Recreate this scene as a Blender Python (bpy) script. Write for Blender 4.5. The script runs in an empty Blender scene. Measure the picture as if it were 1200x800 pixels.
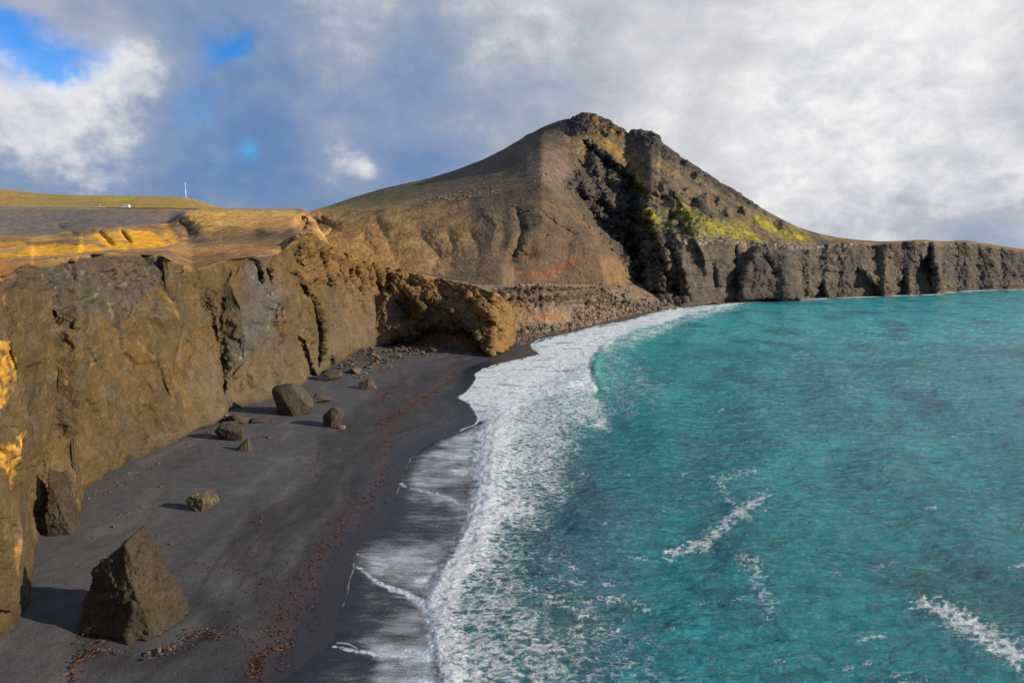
import bpy, math, random
import numpy as np
from mathutils import Vector, Matrix

# ------------------------------------------------------------------ basics
H = 45.0            # camera height above the sea (m)
F = 820.0           # focal length in photograph pixels (1200 wide)
PITCH = math.atan(115.0 / F)
CP, SP = math.cos(PITCH), math.sin(PITCH)
scene = bpy.context.scene
col = scene.collection
rng = np.random.default_rng(7)
random.seed(7)

def raydir(u, v):
    x = (np.asarray(u, float) - 600) / F
    y = -(np.asarray(v, float) - 400) / F
    return x, CP + y * SP, y * CP - SP

def at_depth(u, v, d):
    """world point seen at (u,v) whose forward distance is d"""
    x, dy, dz = raydir(u, v)
    t = d / dy
    return np.stack([x * t, d + 0 * x * t, H + dz * t], -1)

def depth_z(u, v, z=0.0):
    x, dy, dz = raydir(u, v)
    return (z - H) / dz * dy

def at_z(u, v, z=0.0):
    return at_depth(u, v, depth_z(u, v, z))

def v_of_z(d, z):
    """image row of height z at forward distance d"""
    k = (z - H) / d
    y = (k * CP + SP) / (CP - k * SP)
    return 400 - y * F

# ------------------------------------------------------------------ noise
_perm = np.random.default_rng(3).permutation(256).astype(np.int64)
_perm = np.concatenate([_perm, _perm, _perm])
_g = np.random.default_rng(5).normal(size=(256, 3))
_g /= np.linalg.norm(_g, axis=1)[:, None]

from concurrent.futures import ThreadPoolExecutor
_pool = ThreadPoolExecutor(4)
def chunked(fn, n, size=24000):
    list(_pool.map(lambda s_: fn(slice(s_, min(n, s_ + size))), range(0, n, size)))

def perlin(P):
    P = np.asarray(P, float)
    sh = P.shape[:-1]
    P = P.reshape(-1, 3)
    out = np.empty(len(P))
    def one(sl): out[sl] = _perlin(P[sl])
    chunked(one, len(P))
    return out.reshape(sh)

def _perlin(P):
    sh = (len(P),)
    i = np.floor(P).astype(np.int64)
    f = P - i
    i &= 255
    w = f * f * f * (f * (f * 6 - 15) + 10)
    out = np.zeros(len(P))
    for dx in (0, 1):
        wx = w[:, 0] if dx else 1 - w[:, 0]
        px = _perm[i[:, 0] + dx]
        for dy in (0, 1):
            wy = w[:, 1] if dy else 1 - w[:, 1]
            py = _perm[px + i[:, 1] + dy]
            for dz in (0, 1):
                wz = w[:, 2] if dz else 1 - w[:, 2]
                g = _g[_perm[py + i[:, 2] + dz] & 255]
                out += wx * wy * wz * (g[:, 0] * (f[:, 0] - dx) + g[:, 1] * (f[:, 1] - dy) + g[:, 2] * (f[:, 2] - dz))
    return (out * 1.6).reshape(sh)

def fbm(P, octs=4, gain=.5, lac=2.03, ridged=False, off=0.0):
    P = np.asarray(P, float) + off
    s, a, n = 0.0, 1.0, 0.0
    for k in range(octs):
        v = perlin(P)
        if ridged:
            v = 1 - 2 * np.abs(v)
        s = s + a * v
        n += a
        a *= gain
        P = P * lac + 17.3
    return s / n

def worley(P):
    P = np.asarray(P, float)
    sh = P.shape[:-1]
    P = P.reshape(-1, 3)
    i = np.floor(P).astype(np.int64)
    f = P - i
    f1 = np.full(len(P), 9.0); f2 = np.full(len(P), 9.0); cid = np.zeros(len(P))
    for dx in (-1, 0, 1):
        for dy in (-1, 0, 1):
            for dz in (-1, 0, 1):
                h = _perm[_perm[_perm[(i[:, 0] + dx) & 255] + ((i[:, 1] + dy) & 255)] + ((i[:, 2] + dz) & 255)]
                ox = _perm[h] / 255.; oy = _perm[h + 57] / 255.; oz = _perm[h + 131] / 255.
                d = (dx + ox - f[:, 0]) ** 2 + (dy + oy - f[:, 1]) ** 2 + (dz + oz - f[:, 2]) ** 2
                m = d < f1
                f2 = np.where(m, f1, np.minimum(f2, d))
                cid = np.where(m, h / 255., cid)
                f1 = np.where(m, d, f1)
    return np.sqrt(f1).reshape(sh), np.sqrt(f2).reshape(sh), cid.reshape(sh)

def sstep(a, b, x):
    t = np.clip((x - a) / (b - a), 0, 1)
    return t * t * (3 - 2 * t)

def seg_dist(U, V, pts, closed=False, with_t=False):
    """unsigned distance to a polyline, and the running parameter along it"""
    pts = np.asarray(pts, float)
    n = len(pts)
    best = np.full(U.shape, 1e18); bt = np.zeros(U.shape)
    rngk = range(n if closed else n - 1)
    for k in rngk:
        a, b = pts[k], pts[(k + 1) % n]
        ab = b - a
        L = ab @ ab + 1e-12
        t = np.clip(((U - a[0]) * ab[0] + (V - a[1]) * ab[1]) / L, 0, 1)
        d = (U - a[0] - t * ab[0]) ** 2 + (V - a[1] - t * ab[1]) ** 2
        m = d < best
        best = np.where(m, d, best)
        if with_t:
            bt = np.where(m, k + t, bt)
    return (np.sqrt(best), bt) if with_t else np.sqrt(best)

def inside(U, V, pts):
    pts = np.asarray(pts, float)
    r = np.zeros(U.shape, bool)
    n = len(pts)
    for k in range(n):
        x1, y1 = pts[k]; x2, y2 = pts[(k + 1) % n]
        if y1 == y2:
            continue
        c = ((y1 > V) != (y2 > V)) & (U < (x2 - x1) * (V - y1) / (y2 - y1) + x1)
        r ^= c
    return r

def pmask(U, V, pts, soft=4.0, jit=None):
    """soft polygon mask, jit = noise (px) moving its edge"""
    pts = np.asarray(pts, float)
    pad = soft * 3 + 25
    box = (U > pts[:, 0].min() - pad) & (U < pts[:, 0].max() + pad) & (V > pts[:, 1].min() - pad) & (V < pts[:, 1].max() + pad)
    out = np.zeros(U.shape)
    if not box.any():
        return out
    u, v = U[box], V[box]
    d = seg_dist(u, v, pts, True)
    d = np.where(inside(u, v, pts), d, -d)
    if jit is not None:
        d = d + jit[box]
    out[box] = sstep(-soft, soft, d)
    return out

def lmask(U, V, pts, w, jit=None, crease=False, taper=False):
    """gaussian line mask; w a number or one per point"""
    pts = np.asarray(pts, float)
    wm = np.max(w)
    pad = wm * 3 + 10
    box = (U > pts[:, 0].min() - pad) & (U < pts[:, 0].max() + pad) & (V > pts[:, 1].min() - pad) & (V < pts[:, 1].max() + pad)
    out = np.zeros(U.shape)
    if not box.any():
        return out
    d, t = seg_dist(U[box], V[box], pts, False, True)
    ww = np.interp(t, np.arange(len(pts)), w) if np.ndim(w) else w
    if jit is not None:
        d = d + jit[box]
    e = np.exp(-(d / ww) ** 2)
    if crease:
        e = np.exp(-1.25 * np.abs(d) / ww) * .7 + e * .3
    if taper:
        tn = t / (len(pts) - 1)
        e = e * sstep(0, .3, tn) * sstep(1, .7, tn)
    out[box] = e
    return out

def tab(u, pairs, blur=0):
    p = np.asarray(pairs, float)
    r = np.interp(u, p[:, 0], p[:, 1])
    if blur:
        k = np.ones(blur) / blur
        r = np.convolve(np.pad(r, (blur // 2, blur - 1 - blur // 2), 'edge'), k, 'valid')
    return r

def axis(lo, a, b, hi, step, grow=1.06):
    """fine between a and b, growing steps out to lo and hi"""
    mid = np.arange(a, b + 1e-6, step)
    L = []; x, s = a, step
    while x > lo:
        s = min(s * grow, 40); x -= s; L.append(x)
    R = []; x, s = mid[-1], step
    while x < hi:
        s = min(s * grow, 40); x += s; R.append(x)
    return np.concatenate([L[::-1], mid, R])

def srgb(r, g, b):
    c = np.array([r, g, b]) / 255.
    return np.where(c < .04045, c / 12.92, ((c + .055) / 1.055) ** 2.4)

# ------------------------------------------------------------------ mesh building
def tag(o, label=None, cat=None, group=None, kind=None):
    if label: o['label'] = label
    if cat: o['category'] = cat
    if group: o['group'] = group
    if kind: o['kind'] = kind
    return o

def mesh_np(name, verts, faces, mat, attrs=None, parent=None, smooth=True):
    """faces: (n,k) int array"""
    me = bpy.data.meshes.new(name)
    verts = np.ascontiguousarray(verts, np.float32); faces = np.ascontiguousarray(faces, np.int32)
    nf, k = faces.shape
    me.vertices.add(len(verts)); me.vertices.foreach_set('co', verts.ravel())
    me.loops.add(nf * k); me.loops.foreach_set('vertex_index', faces.ravel())
    me.polygons.add(nf)
    me.polygons.foreach_set('loop_start', np.arange(0, nf * k, k, dtype=np.int32))
    me.polygons.foreach_set('use_smooth', np.full(nf, smooth, bool))
    me.update(calc_edges=True)
    for an, av in (attrs or {}).items():
        av = np.asarray(av)
        if av.ndim == 2:
            a = me.attributes.new(an, 'FLOAT_COLOR', 'POINT')
            c = np.ones((len(verts), 4), np.float32); c[:, :3] = av
            a.data.foreach_set('color', c.ravel())
        else:
            a = me.attributes.new(an, 'FLOAT', 'POINT')
            a.data.foreach_set('value', av.astype(np.float32))
    me.materials.append(mat)
    o = bpy.data.objects.new(name, me)
    col.objects.link(o)
    if parent: o.parent = parent
    return o

def grid_mesh(name, P, mat, attrs=None, keep=None):
    R, C = P.shape[:2]
    idx = np.arange(R * C).reshape(R, C)
    f = np.stack([idx[:-1, :-1], idx[:-1, 1:], idx[1:, 1:], idx[1:, :-1]], -1).reshape(-1, 4)
    if keep is not None:
        kk = (keep[:-1, :-1] | keep[:-1, 1:] | keep[1:, 1:] | keep[1:, :-1]).ravel()
        f = f[kk]
        used = np.unique(f)
        remap = np.full(R * C, -1); remap[used] = np.arange(len(used))
        f = remap[f]
        V = P.reshape(-1, 3)[used]
        A = {k: (v.reshape(-1, 3)[used] if v.ndim == 3 else v.ravel()[used]) for k, v in (attrs or {}).items()}
    else:
        V = P.reshape(-1, 3)
        A = {k: (v.reshape(-1, 3) if v.ndim == 3 else v.ravel()) for k, v in (attrs or {}).items()}
    return mesh_np(name, V, f, mat, A)

def grid_normals(P):
    du = np.gradient(P, axis=1); dv = np.gradient(P, axis=0)
    n = np.cross(du, dv)
    n /= np.linalg.norm(n, axis=-1)[..., None] + 1e-9
    return n

# ------------------------------------------------------------------ materials
def new_mat(name):
    m = bpy.data.materials.new(name); m.use_nodes = True
    nt = m.node_tree
    for n in list(nt.nodes):
        nt.nodes.remove(n)
    out = nt.nodes.new('ShaderNodeOutputMaterial')
    b = nt.nodes.new('ShaderNodeBsdfPrincipled')
    nt.links.new(b.outputs[0], out.inputs[0])
    return m, nt, b

class N:
    def __init__(s, nt): s.nt = nt
    def new(s, t, **kw):
        n = s.nt.nodes.new(t)
        for k, v in kw.items(): setattr(n, k, v)
        return n
    def link(s, a, b): s.nt.links.new(a, b)
    def put(s, v, sock):
        if hasattr(v, 'is_output') or isinstance(v, bpy.types.NodeSocket): s.link(v, sock)
        else: sock.default_value = v
    def attr(s, name, out='Fac'):
        n = s.new('ShaderNodeAttribute', attribute_name=name); return n.outputs[out]
    def pos(s):
        return s.new('ShaderNodeNewGeometry').outputs['Position']
    def obj(s):
        return s.new('ShaderNodeTexCoord').outputs['Object']
    def vmath(s, op, a, b=None, c=None):
        n = s.new('ShaderNodeVectorMath', operation=op)
        s.put(a, n.inputs[0])
        if b is not None: s.put(b, n.inputs[1])
        if c is not None: s.put(c, n.inputs[3] if op == 'SCALE' else n.inputs[2])
        return n.outputs['Value'] if op in ('DOT_PRODUCT', 'LENGTH', 'DISTANCE') else n.outputs[0]
    def math(s, op, a, b=None, c=None, clamp=False):
        n = s.new('ShaderNodeMath', operation=op, use_clamp=clamp)
        s.put(a, n.inputs[0])
        if b is not None: s.put(b, n.inputs[1])
        if c is not None: s.put(c, n.inputs[2])
        return n.outputs[0]
    def noise(s, vec, scale, detail=4, rough=.55, dist=0.0, out='Fac'):
        n = s.new('ShaderNodeTexNoise')
        s.link(vec, n.inputs['Vector'])
        n.inputs['Scale'].default_value = scale; n.inputs['Detail'].default_value = detail
        n.inputs['Roughness'].default_value = rough; n.inputs['Distortion'].default_value = dist
        return n.outputs[out]
    def vor(s, vec, scale, feature='F1', out='Distance'):
        n = s.new('ShaderNodeTexVoronoi', feature=feature)
        s.link(vec, n.inputs['Vector']); n.inputs['Scale'].default_value = scale
        return n.outputs[out]
    def map(s, v, a, b, c=0.0, d=1.0, smooth=False):
        n = s.new('ShaderNodeMapRange')
        if smooth: n.interpolation_type = 'SMOOTHSTEP'
        s.put(v, n.inputs[0])
        for k, x in zip((1, 2, 3, 4), (a, b, c, d)): s.put(x, n.inputs[k])
        return n.outputs[0]
    def mix(s, f, a, b, mode='MIX'):
        n = s.new('ShaderNodeMix', data_type='RGBA', blend_type=mode)
        s.put(f, n.inputs[0]); s.put(a, n.inputs[6]); s.put(b, n.inputs[7])
        return n.outputs[2]
    def bump(s, h, dist, strength=1.0, normal=None):
        n = s.new('ShaderNodeBump'); n.inputs['Distance'].default_value = dist
        n.inputs['Strength'].default_value = strength
        s.link(h, n.inputs['Height'])
        if normal is not None: s.link(normal, n.inputs['Normal'])
        return n.outputs[0]

def V4(c): return (float(c[0]), float(c[1]), float(c[2]), 1.0)

def rock_mat(name, s1, s2, bump, lo=.62, hi=1.35, rough=.92, grain=0.0):
    """albedo comes from the Col attribute (kinds of rock, soil, moss); speckle and grain are procedural"""
    m, nt, b = new_mat(name); n = N(nt)
    p = n.pos()
    a = n.noise(p, s1, 6, .62); c = n.noise(p, s2, 4, .7)
    k1 = n.map(a, .3, .7, lo, hi); k2 = n.map(c, .28, .72, lo, hi)
    k = n.math('MULTIPLY', k1, k2)
    cc = n.new('ShaderNodeCombineColor')
    for i in range(3): n.link(k, cc.inputs[i])
    base = n.mix(1.0, n.attr('Col', 'Color'), cc.outputs[0], 'MULTIPLY')
    n.link(base, b.inputs['Base Color'])
    b.inputs['Roughness'].default_value = rough
    b.inputs['Specular IOR Level'].default_value = .25
    h = n.math('ADD', n.math('MULTIPLY', a, 1.0), n.math('MULTIPLY', c, s1 / s2 * 2.0))
    n.link(n.bump(h, bump), b.inputs['Normal'])
    return m

M_cliff = rock_mat('cliff_rock', .35, 2.2, 1.1, .72, 1.26)
M_land = rock_mat('turf_and_soil', .25, 1.6, .9)
M_mount = rock_mat('mountain_rock', .10, .55, 2.4, .6, 1.38)
M_shelf = rock_mat('shelf_rock', .2, 1.2, 1.2)

# ------------------------------------------------------------------ layer tool
def layer(us, knots, rows):
    """knots: list of (v(u), d(u)); straight lines in (v, 1/d) keep planes plane"""
    Vs, Ds = [], []
    for k in range(len(knots) - 1):
        (v0, d0), (v1, d1) = knots[k], knots[k + 1]
        n = rows[k]
        t = np.arange(n)[:, None] / n
        Vs.append(v0 * (1 - t) + v1 * t)
        Ds.append(1 / ((1 / d0) * (1 - t) + (1 / d1) * t))
    Vs.append(knots[-1][0][None]); Ds.append(knots[-1][1][None])
    V = np.concatenate(Vs); D = np.concatenate(Ds)
    U = np.broadcast_to(us, V.shape).copy()
    return U, V, D
# ------------------------------------------------------------------ shoreline
SHORE = [(-900, 2500), (60, 1300), (250, 960), (300, 850), (333, 797), (352, 784), (372, 768), (385, 760), (394, 748), (397, 733), (400, 715), (403, 700), (410, 678),
         (414, 666), (414, 656), (417, 640), (420, 634), (433, 630), (447, 620), (456, 607), (462, 592), (465, 580), (469, 566), (471, 556), (480, 538), (495, 525), (513, 514),
         (535, 506), (553, 498), (560, 493), (557, 484), (551, 474), (545, 471), (537, 465), (547, 459), (553, 453), (557, 446), (558, 437), (567, 432), (578, 428), (593, 424),
         (612, 420), (633, 415), (626, 410), (621, 404), (632, 397), (650, 394), (664, 391), (677, 388), (690, 384), (702, 381), (720, 378), (737, 375), (752, 370), (768, 365),
         (784, 362), (800, 360), (820, 358), (840, 356), (865, 354), (887, 353), (910, 352), (933, 350.6), (955, 350), (975, 349), (1000, 348), (1020, 347.5), (1050, 346),
         (1075, 345.5), (1097, 344.6), (1099, 343), (1125, 341.3), (1150, 340), (1200, 338.8), (1300, 336.5), (1500, 332), (2200, 320)]
SHW = at_z(np.array([p[0] for p in SHORE], float), np.array([p[1] for p in SHORE], float), 0.0)[:, :2]
_wpoly = np.concatenate([SHW, [[6000, SHW[-1, 1]], [6000, -400], [SHW[0, 0], -400]]])

def shore_sd(X, Y):
    """signed metres from the waterline, positive on land"""
    out = np.zeros(X.size)
    x, y = X.ravel(), Y.ravel()
    def one(sl):
        d = seg_dist(x[sl], y[sl], SHW)
        out[sl] = np.where(inside(x[sl], y[sl], _wpoly), -d, d)
    chunked(one, len(x))
    q_ = np.stack([x, y, 0 * x], -1)
    out = out + .55 * fbm(q_ / 5.5, 4, off=6) * np.clip(y / 120, .5, 2)
    return out.reshape(X.shape)

def beach_z(sd):
    return np.where(sd > 0, 2.6 * (1 - np.exp(-np.maximum(sd, 0) * .045 / 2.6)), np.maximum(sd * .06, -3.0))

# ================================================================== NEAR CLIFF + PLATEAU
us = axis(-760, -12, 612, 613, .95)
FOOT = [(-760, 1330), (-700, 1273), (-200, 894), (-100, 815), (0, 750), (20, 733), (36, 706), (40, 655), (50, 628), (64, 616), (93, 608), (97, 578), (130, 557), (165, 540), (200, 525),
        (235, 503), (260, 486), (290, 479), (320, 470), (350, 455), (385, 436), (400, 425), (420, 414), (440, 408), (480, 408), (520, 411), (560, 415), (577, 416), (590, 411),
        (598, 402), (602, 396), (613, 390)]
LIP = [(-760, 376), (-700, 372), (-200, 339), (0, 326), (20, 319), (45, 308), (65, 302), (100, 299), (130, 297), (160, 298), (190, 300), (200, 305), (212, 313), (225, 317), (245, 311), (262, 305),
       (300, 300), (330, 296), (340, 285), (348, 276), (360, 277), (372, 284), (385, 291), (390, 300), (400, 301), (415, 303), (430, 310), (450, 312), (470, 319), (500, 325), (520, 328), (545, 332), (560, 336),
       (580, 344), (588, 349), (594, 358), (598, 370), (602, 380), (613, 386)]
vf = tab(us, FOOT, 3); vl = tab(us, LIP, 3)
df = depth_z(us, vf, 1.2)
setb = tab(us, [(-760, 2), (-200, 5), (0, 8), (60, 9), (150, 12), (195, 12), (222, 26), (260, 16), (300, 13), (345, 22), (370, 24), (400, 16), (440, 12), (480, 17), (560, 17), (590, 10), (602, 25), (613, 40)], 15)
dl = df + setb
v_below = v_of_z(df, -3.0)
lo = sstep(352, 400, us)                      # right of the gorge the ground behind the lip stays low
k3v = np.where(us > 350, vl - 1.5, np.minimum(tab(us, [(-760, 372), (-200, 318), (0, 303), (60, 299), (120, 294), (190, 290), (250, 284), (300, 279), (340, 274), (348, 273), (613, 273)], 9), vl - 1.5))
k3d = dl + tab(us, [(-760, 30), (-200, 45), (0, 65), (200, 70), (300, 60), (345, 18), (400, 10), (613, 10)], 9)
k4v = np.where(us < 348, k3v - .4, k3v + 1.0)
k4d = k3d + tab(us, [(-760, 60), (0, 90), (200, 80), (300, 60), (345, 40), (613, 30)], 9)
def K(p, extra): return tab(us, p, 9) * (1 - lo) + (k4v + extra) * lo
k5v = K([(-760, 330), (-200, 290), (0, 281), (60, 278), (100, 268), (140, 264), (200, 262), (215, 250), (250, 247.5), (300, 247), (340, 247), (352, 248), (613, 250)], 6)
k5d = tab(us, [(-760, 200), (-200, 290), (0, 330), (150, 350), (200, 390), (345, 420), (400, 380), (613, 380)], 9)
k6v = K([(-760, 322), (-200, 285), (0, 275.5), (60, 272), (110, 262), (200, 258), (215, 249.5), (250, 247), (300, 246.6), (345, 246.6), (360, 250), (613, 250)], 8)
k6d = k5d + 50
k7v = K([(-760, 244), (0, 243.6), (125, 244.6), (147, 245.2), (200, 245.4), (230, 246.3), (345, 246.3), (613, 246)], 10)
k7d = np.maximum(k6d + 30, 500)
k8v = k7v - .7; k8d = k7d + 9
k9v = K([(-760, 200), (-200, 214), (0, 221), (20, 223.5), (40, 226), (60, 227.5), (100, 229), (190, 230), (215, 231), (225, 233), (235, 235.5), (245, 239), (256, 242.5), (266, 244.2), (300, 244.6), (345, 244.6), (613, 246)], 12)
k9d = k8d + 220
k10v = k9v + 25; k10d = k9d * 0 + 3000
U, V, D = layer(us, [(v_below, df), (vf, df), (vl, dl), (k3v, k3d), (k4v, k4d), (k5v, k5d), (k6v, k6d), (k7v, k7d), (k8v, k8d), (k9v, k9d), (k10v, k10d)],
                [6, 330, 44, 6, 60, 22, 44, 3, 26, 10])
rowid = np.arange(V.shape[0])
R_LIP = 6 + 330
face = np.zeros(V.shape); face[:R_LIP] = 1
tface = np.clip((rowid - 6) / 330., 0, 1)[:, None] + 0 * V       # 0 foot .. 1 lip
jit = fbm(np.stack([U / 22, V / 22, 0 * U], -1), 4) * 9
jitf = fbm(np.stack([U / 6, V / 6, 0 * U + 5], -1), 3) * 4

# --- relief of the face, metres added to the distance (negative = stands out)
dd = np.zeros(V.shape)
def line(pts, w, amt, j=None, crease=True, taper=True):
    global dd
    dd += amt * 1.25 * lmask(U, V, pts, w, j, crease, taper)
def poly(pts, soft, amt, j=None):
    global dd
    dd += amt * pmask(U, V, pts, soft, j)
# profile: slightly concave, undercut at the base
dd += face * (3.2 * np.sin(np.pi * tface) ** 1 * sstep(60, 200, U) * (1 - sstep(400, 470, U)))
dd += face * (1.7 + 1.8 * fbm(np.stack([U / 16, 0 * U, 0 * U], -1), 3)) * np.exp(-(tface / .035) ** 2) * sstep(90, 130, U)
P_dark = [(-12, 345), (10, 325), (60, 303), (196, 300), (196, 325), (168, 350), (150, 372), (134, 384), (122, 366), (80, 362), (55, 345), (28, 333)]
poly(P_dark, 9, 1.3, jit)
line([(196, 304), (206, 345), (222, 400), (245, 480)], [7, 9, 16, 20], -4.0, None, False, False)
line([(165, 345), (158, 400), (165, 470)], [8, 18, 26], -3.0)
line([(232, 322), (248, 370), (258, 430), (262, 484)], [8, 11, 9, 5], 3.0, jitf)
line([(262, 318), (282, 360), (290, 420), (300, 470)], [10, 16, 20, 20], -2.6)
line([(60, 350), (100, 430), (95, 520)], [16, 24, 30], -2.4)
line([(330, 340), (336, 380), (330, 440)], [7, 10, 12], -2.6)
line([(245, 356), (253, 392), (259, 420), (262, 450), (260, 482)], [1, 1.5, 1.8, 1.6, 2.2], 2.0, jitf * .35)
line([(160, 398), (180, 418), (190, 445), (206, 480), (210, 525)], [1, 1.8, 2.2, 1.6, 1.2], 1.2, jitf * .5)
line([(173, 450), (178, 462)], 1.6, 2.0)
line([(322, 388), (330, 404)], 1.5, 2.0); line([(338, 362), (352, 374)], 1.3, 1.2)
line([(197, 347), (203, 357), (212, 352)], 3, 1.5)
line([(40, 340), (60, 365), (85, 380), (112, 425), (125, 440)], 2.5, 1.4)
line([(75, 450), (100, 430), (130, 412)], 2.0, 1.2)
line([(0, 350), (10, 372), (38, 420)], 2.5, 1.0)
# big slash hollows
poly([(341, 320), (352, 330), (368, 352), (377, 378), (379, 410), (374, 428), (366, 410), (362, 385), (352, 350)], 3.5, 6.5, jitf * 1.1)
poly([(348, 395), (356, 400), (366, 432), (372, 445), (358, 446), (352, 425)], 2.5, 3.4, jitf * .8)
line([(388, 416), (390, 440)], 4, 4.5)
line([(300, 320), (316, 360), (318, 400)], [7, 12, 10], 2.0, jitf)
line([(296, 302), (303, 318), (308, 334)], [3, 5, 1.5], 3.4, jitf * .5); line([(315, 314), (318, 336)], [2, 1], 3, jitf * .4)
# jagged fins near the crest
for a, b in [((350, 277), (366, 330)), ((358, 278), (372, 318)), ((368, 282), (384, 334)), ((379, 288), (392, 322)), ((388, 294), (402, 340)), ((398, 301), (410, 332)), ((409, 303), (424, 346)), ((422, 308), (434, 336)), ((434, 311), (450, 348)), ((447, 313), (458, 336))]:
    m0 = ((a[0] + b[0]) / 2 - 1, (a[1] + b[1]) / 2)
    line([a, m0, b], [2.0, 3.6, .8], 6.5, jitf * .55, True, False)
    line([(a[0] - 4, a[1] + 1), (m0[0] - 5, m0[1])], [1.5, 2.5], -2.5, jitf * .5, True, False)
# the cave cliff
poly([(462, 416), (463, 400), (474, 392), (488, 398), (500, 386), (516, 378), (540, 386), (560, 400), (570, 416), (556, 422)], 3.5, 6.5, jitf * 2.4)
poly([(486, 388), (500, 352), (516, 344), (530, 350), (520, 366), (500, 384)], 3, 1.0, jitf * 1.4)
line([(462, 346), (472, 362), (486, 380)], [3, 6, 6], 4, jitf)
line([(486, 340), (520, 358), (552, 384), (568, 408)], [4, 6, 6, 4], -3.0, jitf)
line([(520, 336), (556, 362), (586, 398)], [3, 5, 5], 3.0, jitf)
line([(540, 340), (575, 372), (592, 396)], [3, 5, 5], -3.0, jitf)
line([(556, 338), (582, 362), (596, 388)], [3, 4, 4], 2.5, jitf)
line([(470, 330), (490, 352), (500, 376)], [3, 5, 5], -3.5, jitf)
# left foreground swellings
line([(20, 700), (10, 600), (14, 520)], [16, 20, 18], -3.0, None, False, False)
line([(28, 500), (48, 560), (45, 620)], [5, 9, 9], 4.0, jitf)
line([(0, 402), (14, 404), (24, 440), (26, 480), (30, 530)], 3, -1.6)
# plateau relief: gully at the gorge, folds on the valley side
line([(206, 250), (214, 262), (222, 270), (230, 280)], [6, 9, 9, 7], 14, jitf)
line([(350, 250), (358, 262), (352, 275)], 7, 30, jitf)
line([(140, 268), (155, 287)], 2.0, 8); line([(112, 268), (135, 290)], 3, 6); line([(60, 262), (95, 277)], 4, 5)
# seaward slump of the notch
D = D + dd * np.clip(D / 200, .35, 1.2)
P = at_depth(U, V, D)
nrm = grid_normals(P)
# --- noise relief
Pn = P.copy()
n1 = fbm(P / np.array([13, 16, 19.]), 4)
n2 = fbm(P / np.array([4.5, 5.5, 8.]), 4, ridged=True, off=31)
n3 = fbm(P / 1.3, 3, off=77)
md = pmask(U, V, P_dark, 3, jitf)
mj = pmask(U, V, [(330, 296), (348, 270), (400, 295), (600, 335), (600, 420), (460, 420), (450, 380), (400, 335), (345, 335)], 8, jit)
f1, f2, cid = worley(P / np.array([3.2, 4.0, 4.2]))
blk = (cid - .5) * 1.6 - sstep(.16, 0, f2 - f1) * .8
F1_ = face
rb1 = fbm(np.stack([(U - .42 * V) / 8.5 + .5 * fbm(P / 5., 2), (V + .42 * U) / 55, 0 * U], -1), 4, ridged=True, off=61)
rb2 = fbm(np.stack([(V - .62 * U) / 7.0 + .5 * fbm(P / 4., 2), (U + .62 * V) / 60, 0 * U], -1), 4, ridged=True, off=67)
z1 = pmask(U, V, [(334, 280), (350, 270), (400, 298), (470, 318), (474, 350), (440, 345), (400, 335), (360, 330)], 7, jitf)
z2 = pmask(U, V, [(450, 315), (560, 333), (600, 356), (604, 420), (570, 418), (556, 372), (510, 352), (470, 350)], 7, jitf)
ex = sstep(.0, .6, fbm(P / np.array([7, 9, 9.]), 3, off=41))                 # spalled plates
ex2 = sstep(.05, .12, fbm(P / np.array([10, 12, 14.]) + .15 * n2[..., None], 3, off=49))
fold = np.abs(perlin(np.stack([P[..., 0] / 16 + P[..., 2] / 40, P[..., 1] / 19 - P[..., 2] / 26, P[..., 2] / 60], -1) + .12 * n1[..., None]))
fold2 = np.abs(perlin(np.stack([P[..., 1] / 8 + P[..., 2] / 14, P[..., 0] / 12, P[..., 2] / 26], -1) + 5.3))
disp = F1_ * ((3.4 * fold + 1.3 * fold2) * (1 - z1) - 1.0 + z1 * 4.2 * rb1 + z2 * 1.9 * rb2 - .8 * ex2 * (1 - z1) + .9 * n1 + .34 * n2 * (1 - .3 * md) + .10 * n3 + md * (.5 * blk + .5 * n2 + .5 * n3) + mj * (.35 * blk + .9 * n2 + .3 * n3))
disp *= sstep(0, .05, tface) * .75 + .25
disp *= 1 - .55 * (rowid[:, None] == R_LIP)
# keep the lip continuous: fade between face noise and plateau noise
pl = 1 - F1_
far = np.clip(D / 300, .2, 2)
pn1 = fbm(P / np.array([24, 24, 24.]), 4, off=9); pn2 = fbm(P / np.array([5, 5, 5.]), 4, off=3)
disp_pl = pl * (.7 * pn1 * far + .28 * pn2 * far) * sstep(R_LIP, R_LIP + 8, rowid)[:, None]
# the silhouettes stay where they are: quiet the noise towards the last ridges
fade = np.ones(V.shape[0]); fade[-36:] = .35
P = P + nrm * (disp + disp_pl * fade[:, None])[..., None]
# --- kinds of ground
c_tuff = srgb(112, 86, 46); c_tuff2 = srgb(90, 74, 46); c_dark = srgb(84, 78, 72); c_och = srgb(196, 146, 66); c_grey = srgb(112, 112, 114)
c_pale = srgb(176, 166, 148); c_yel = srgb(236, 178, 42); c_or = srgb(222, 138, 44); c_grass = srgb(214, 166, 80); c_brown = srgb(138, 106, 66); c_grav = srgb(108, 102, 98); c_olive = srgb(122, 118, 46)
def blend(C, m, c): return C + (c - C) * np.clip(m, 0, 1)[..., None]
wp = np.stack([fbm(P / 7., 3, off=o_) for o_ in (1, 2, 3)], -1)
Pw = P + 9 * wp
q1 = fbm(np.stack([Pw[..., 0] / 16, Pw[..., 1] / 16, Pw[..., 2] / 12], -1), 5, off=50)
q2 = fbm(P / 3.0, 4, off=63)
q3 = fbm(np.stack([P[..., 0] / 9, P[..., 1] / 9, P[..., 2] / 30], -1), 4, ridged=True, off=13)
C = np.broadcast_to(c_tuff2, P.shape).copy()
C = blend(C, sstep(-.3, .4, q1 + .15 * q2) * .75, c_tuff)
C = blend(C, sstep(.1, .6, q2 + .5 * q1) * .22, srgb(142, 110, 58))
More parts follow.
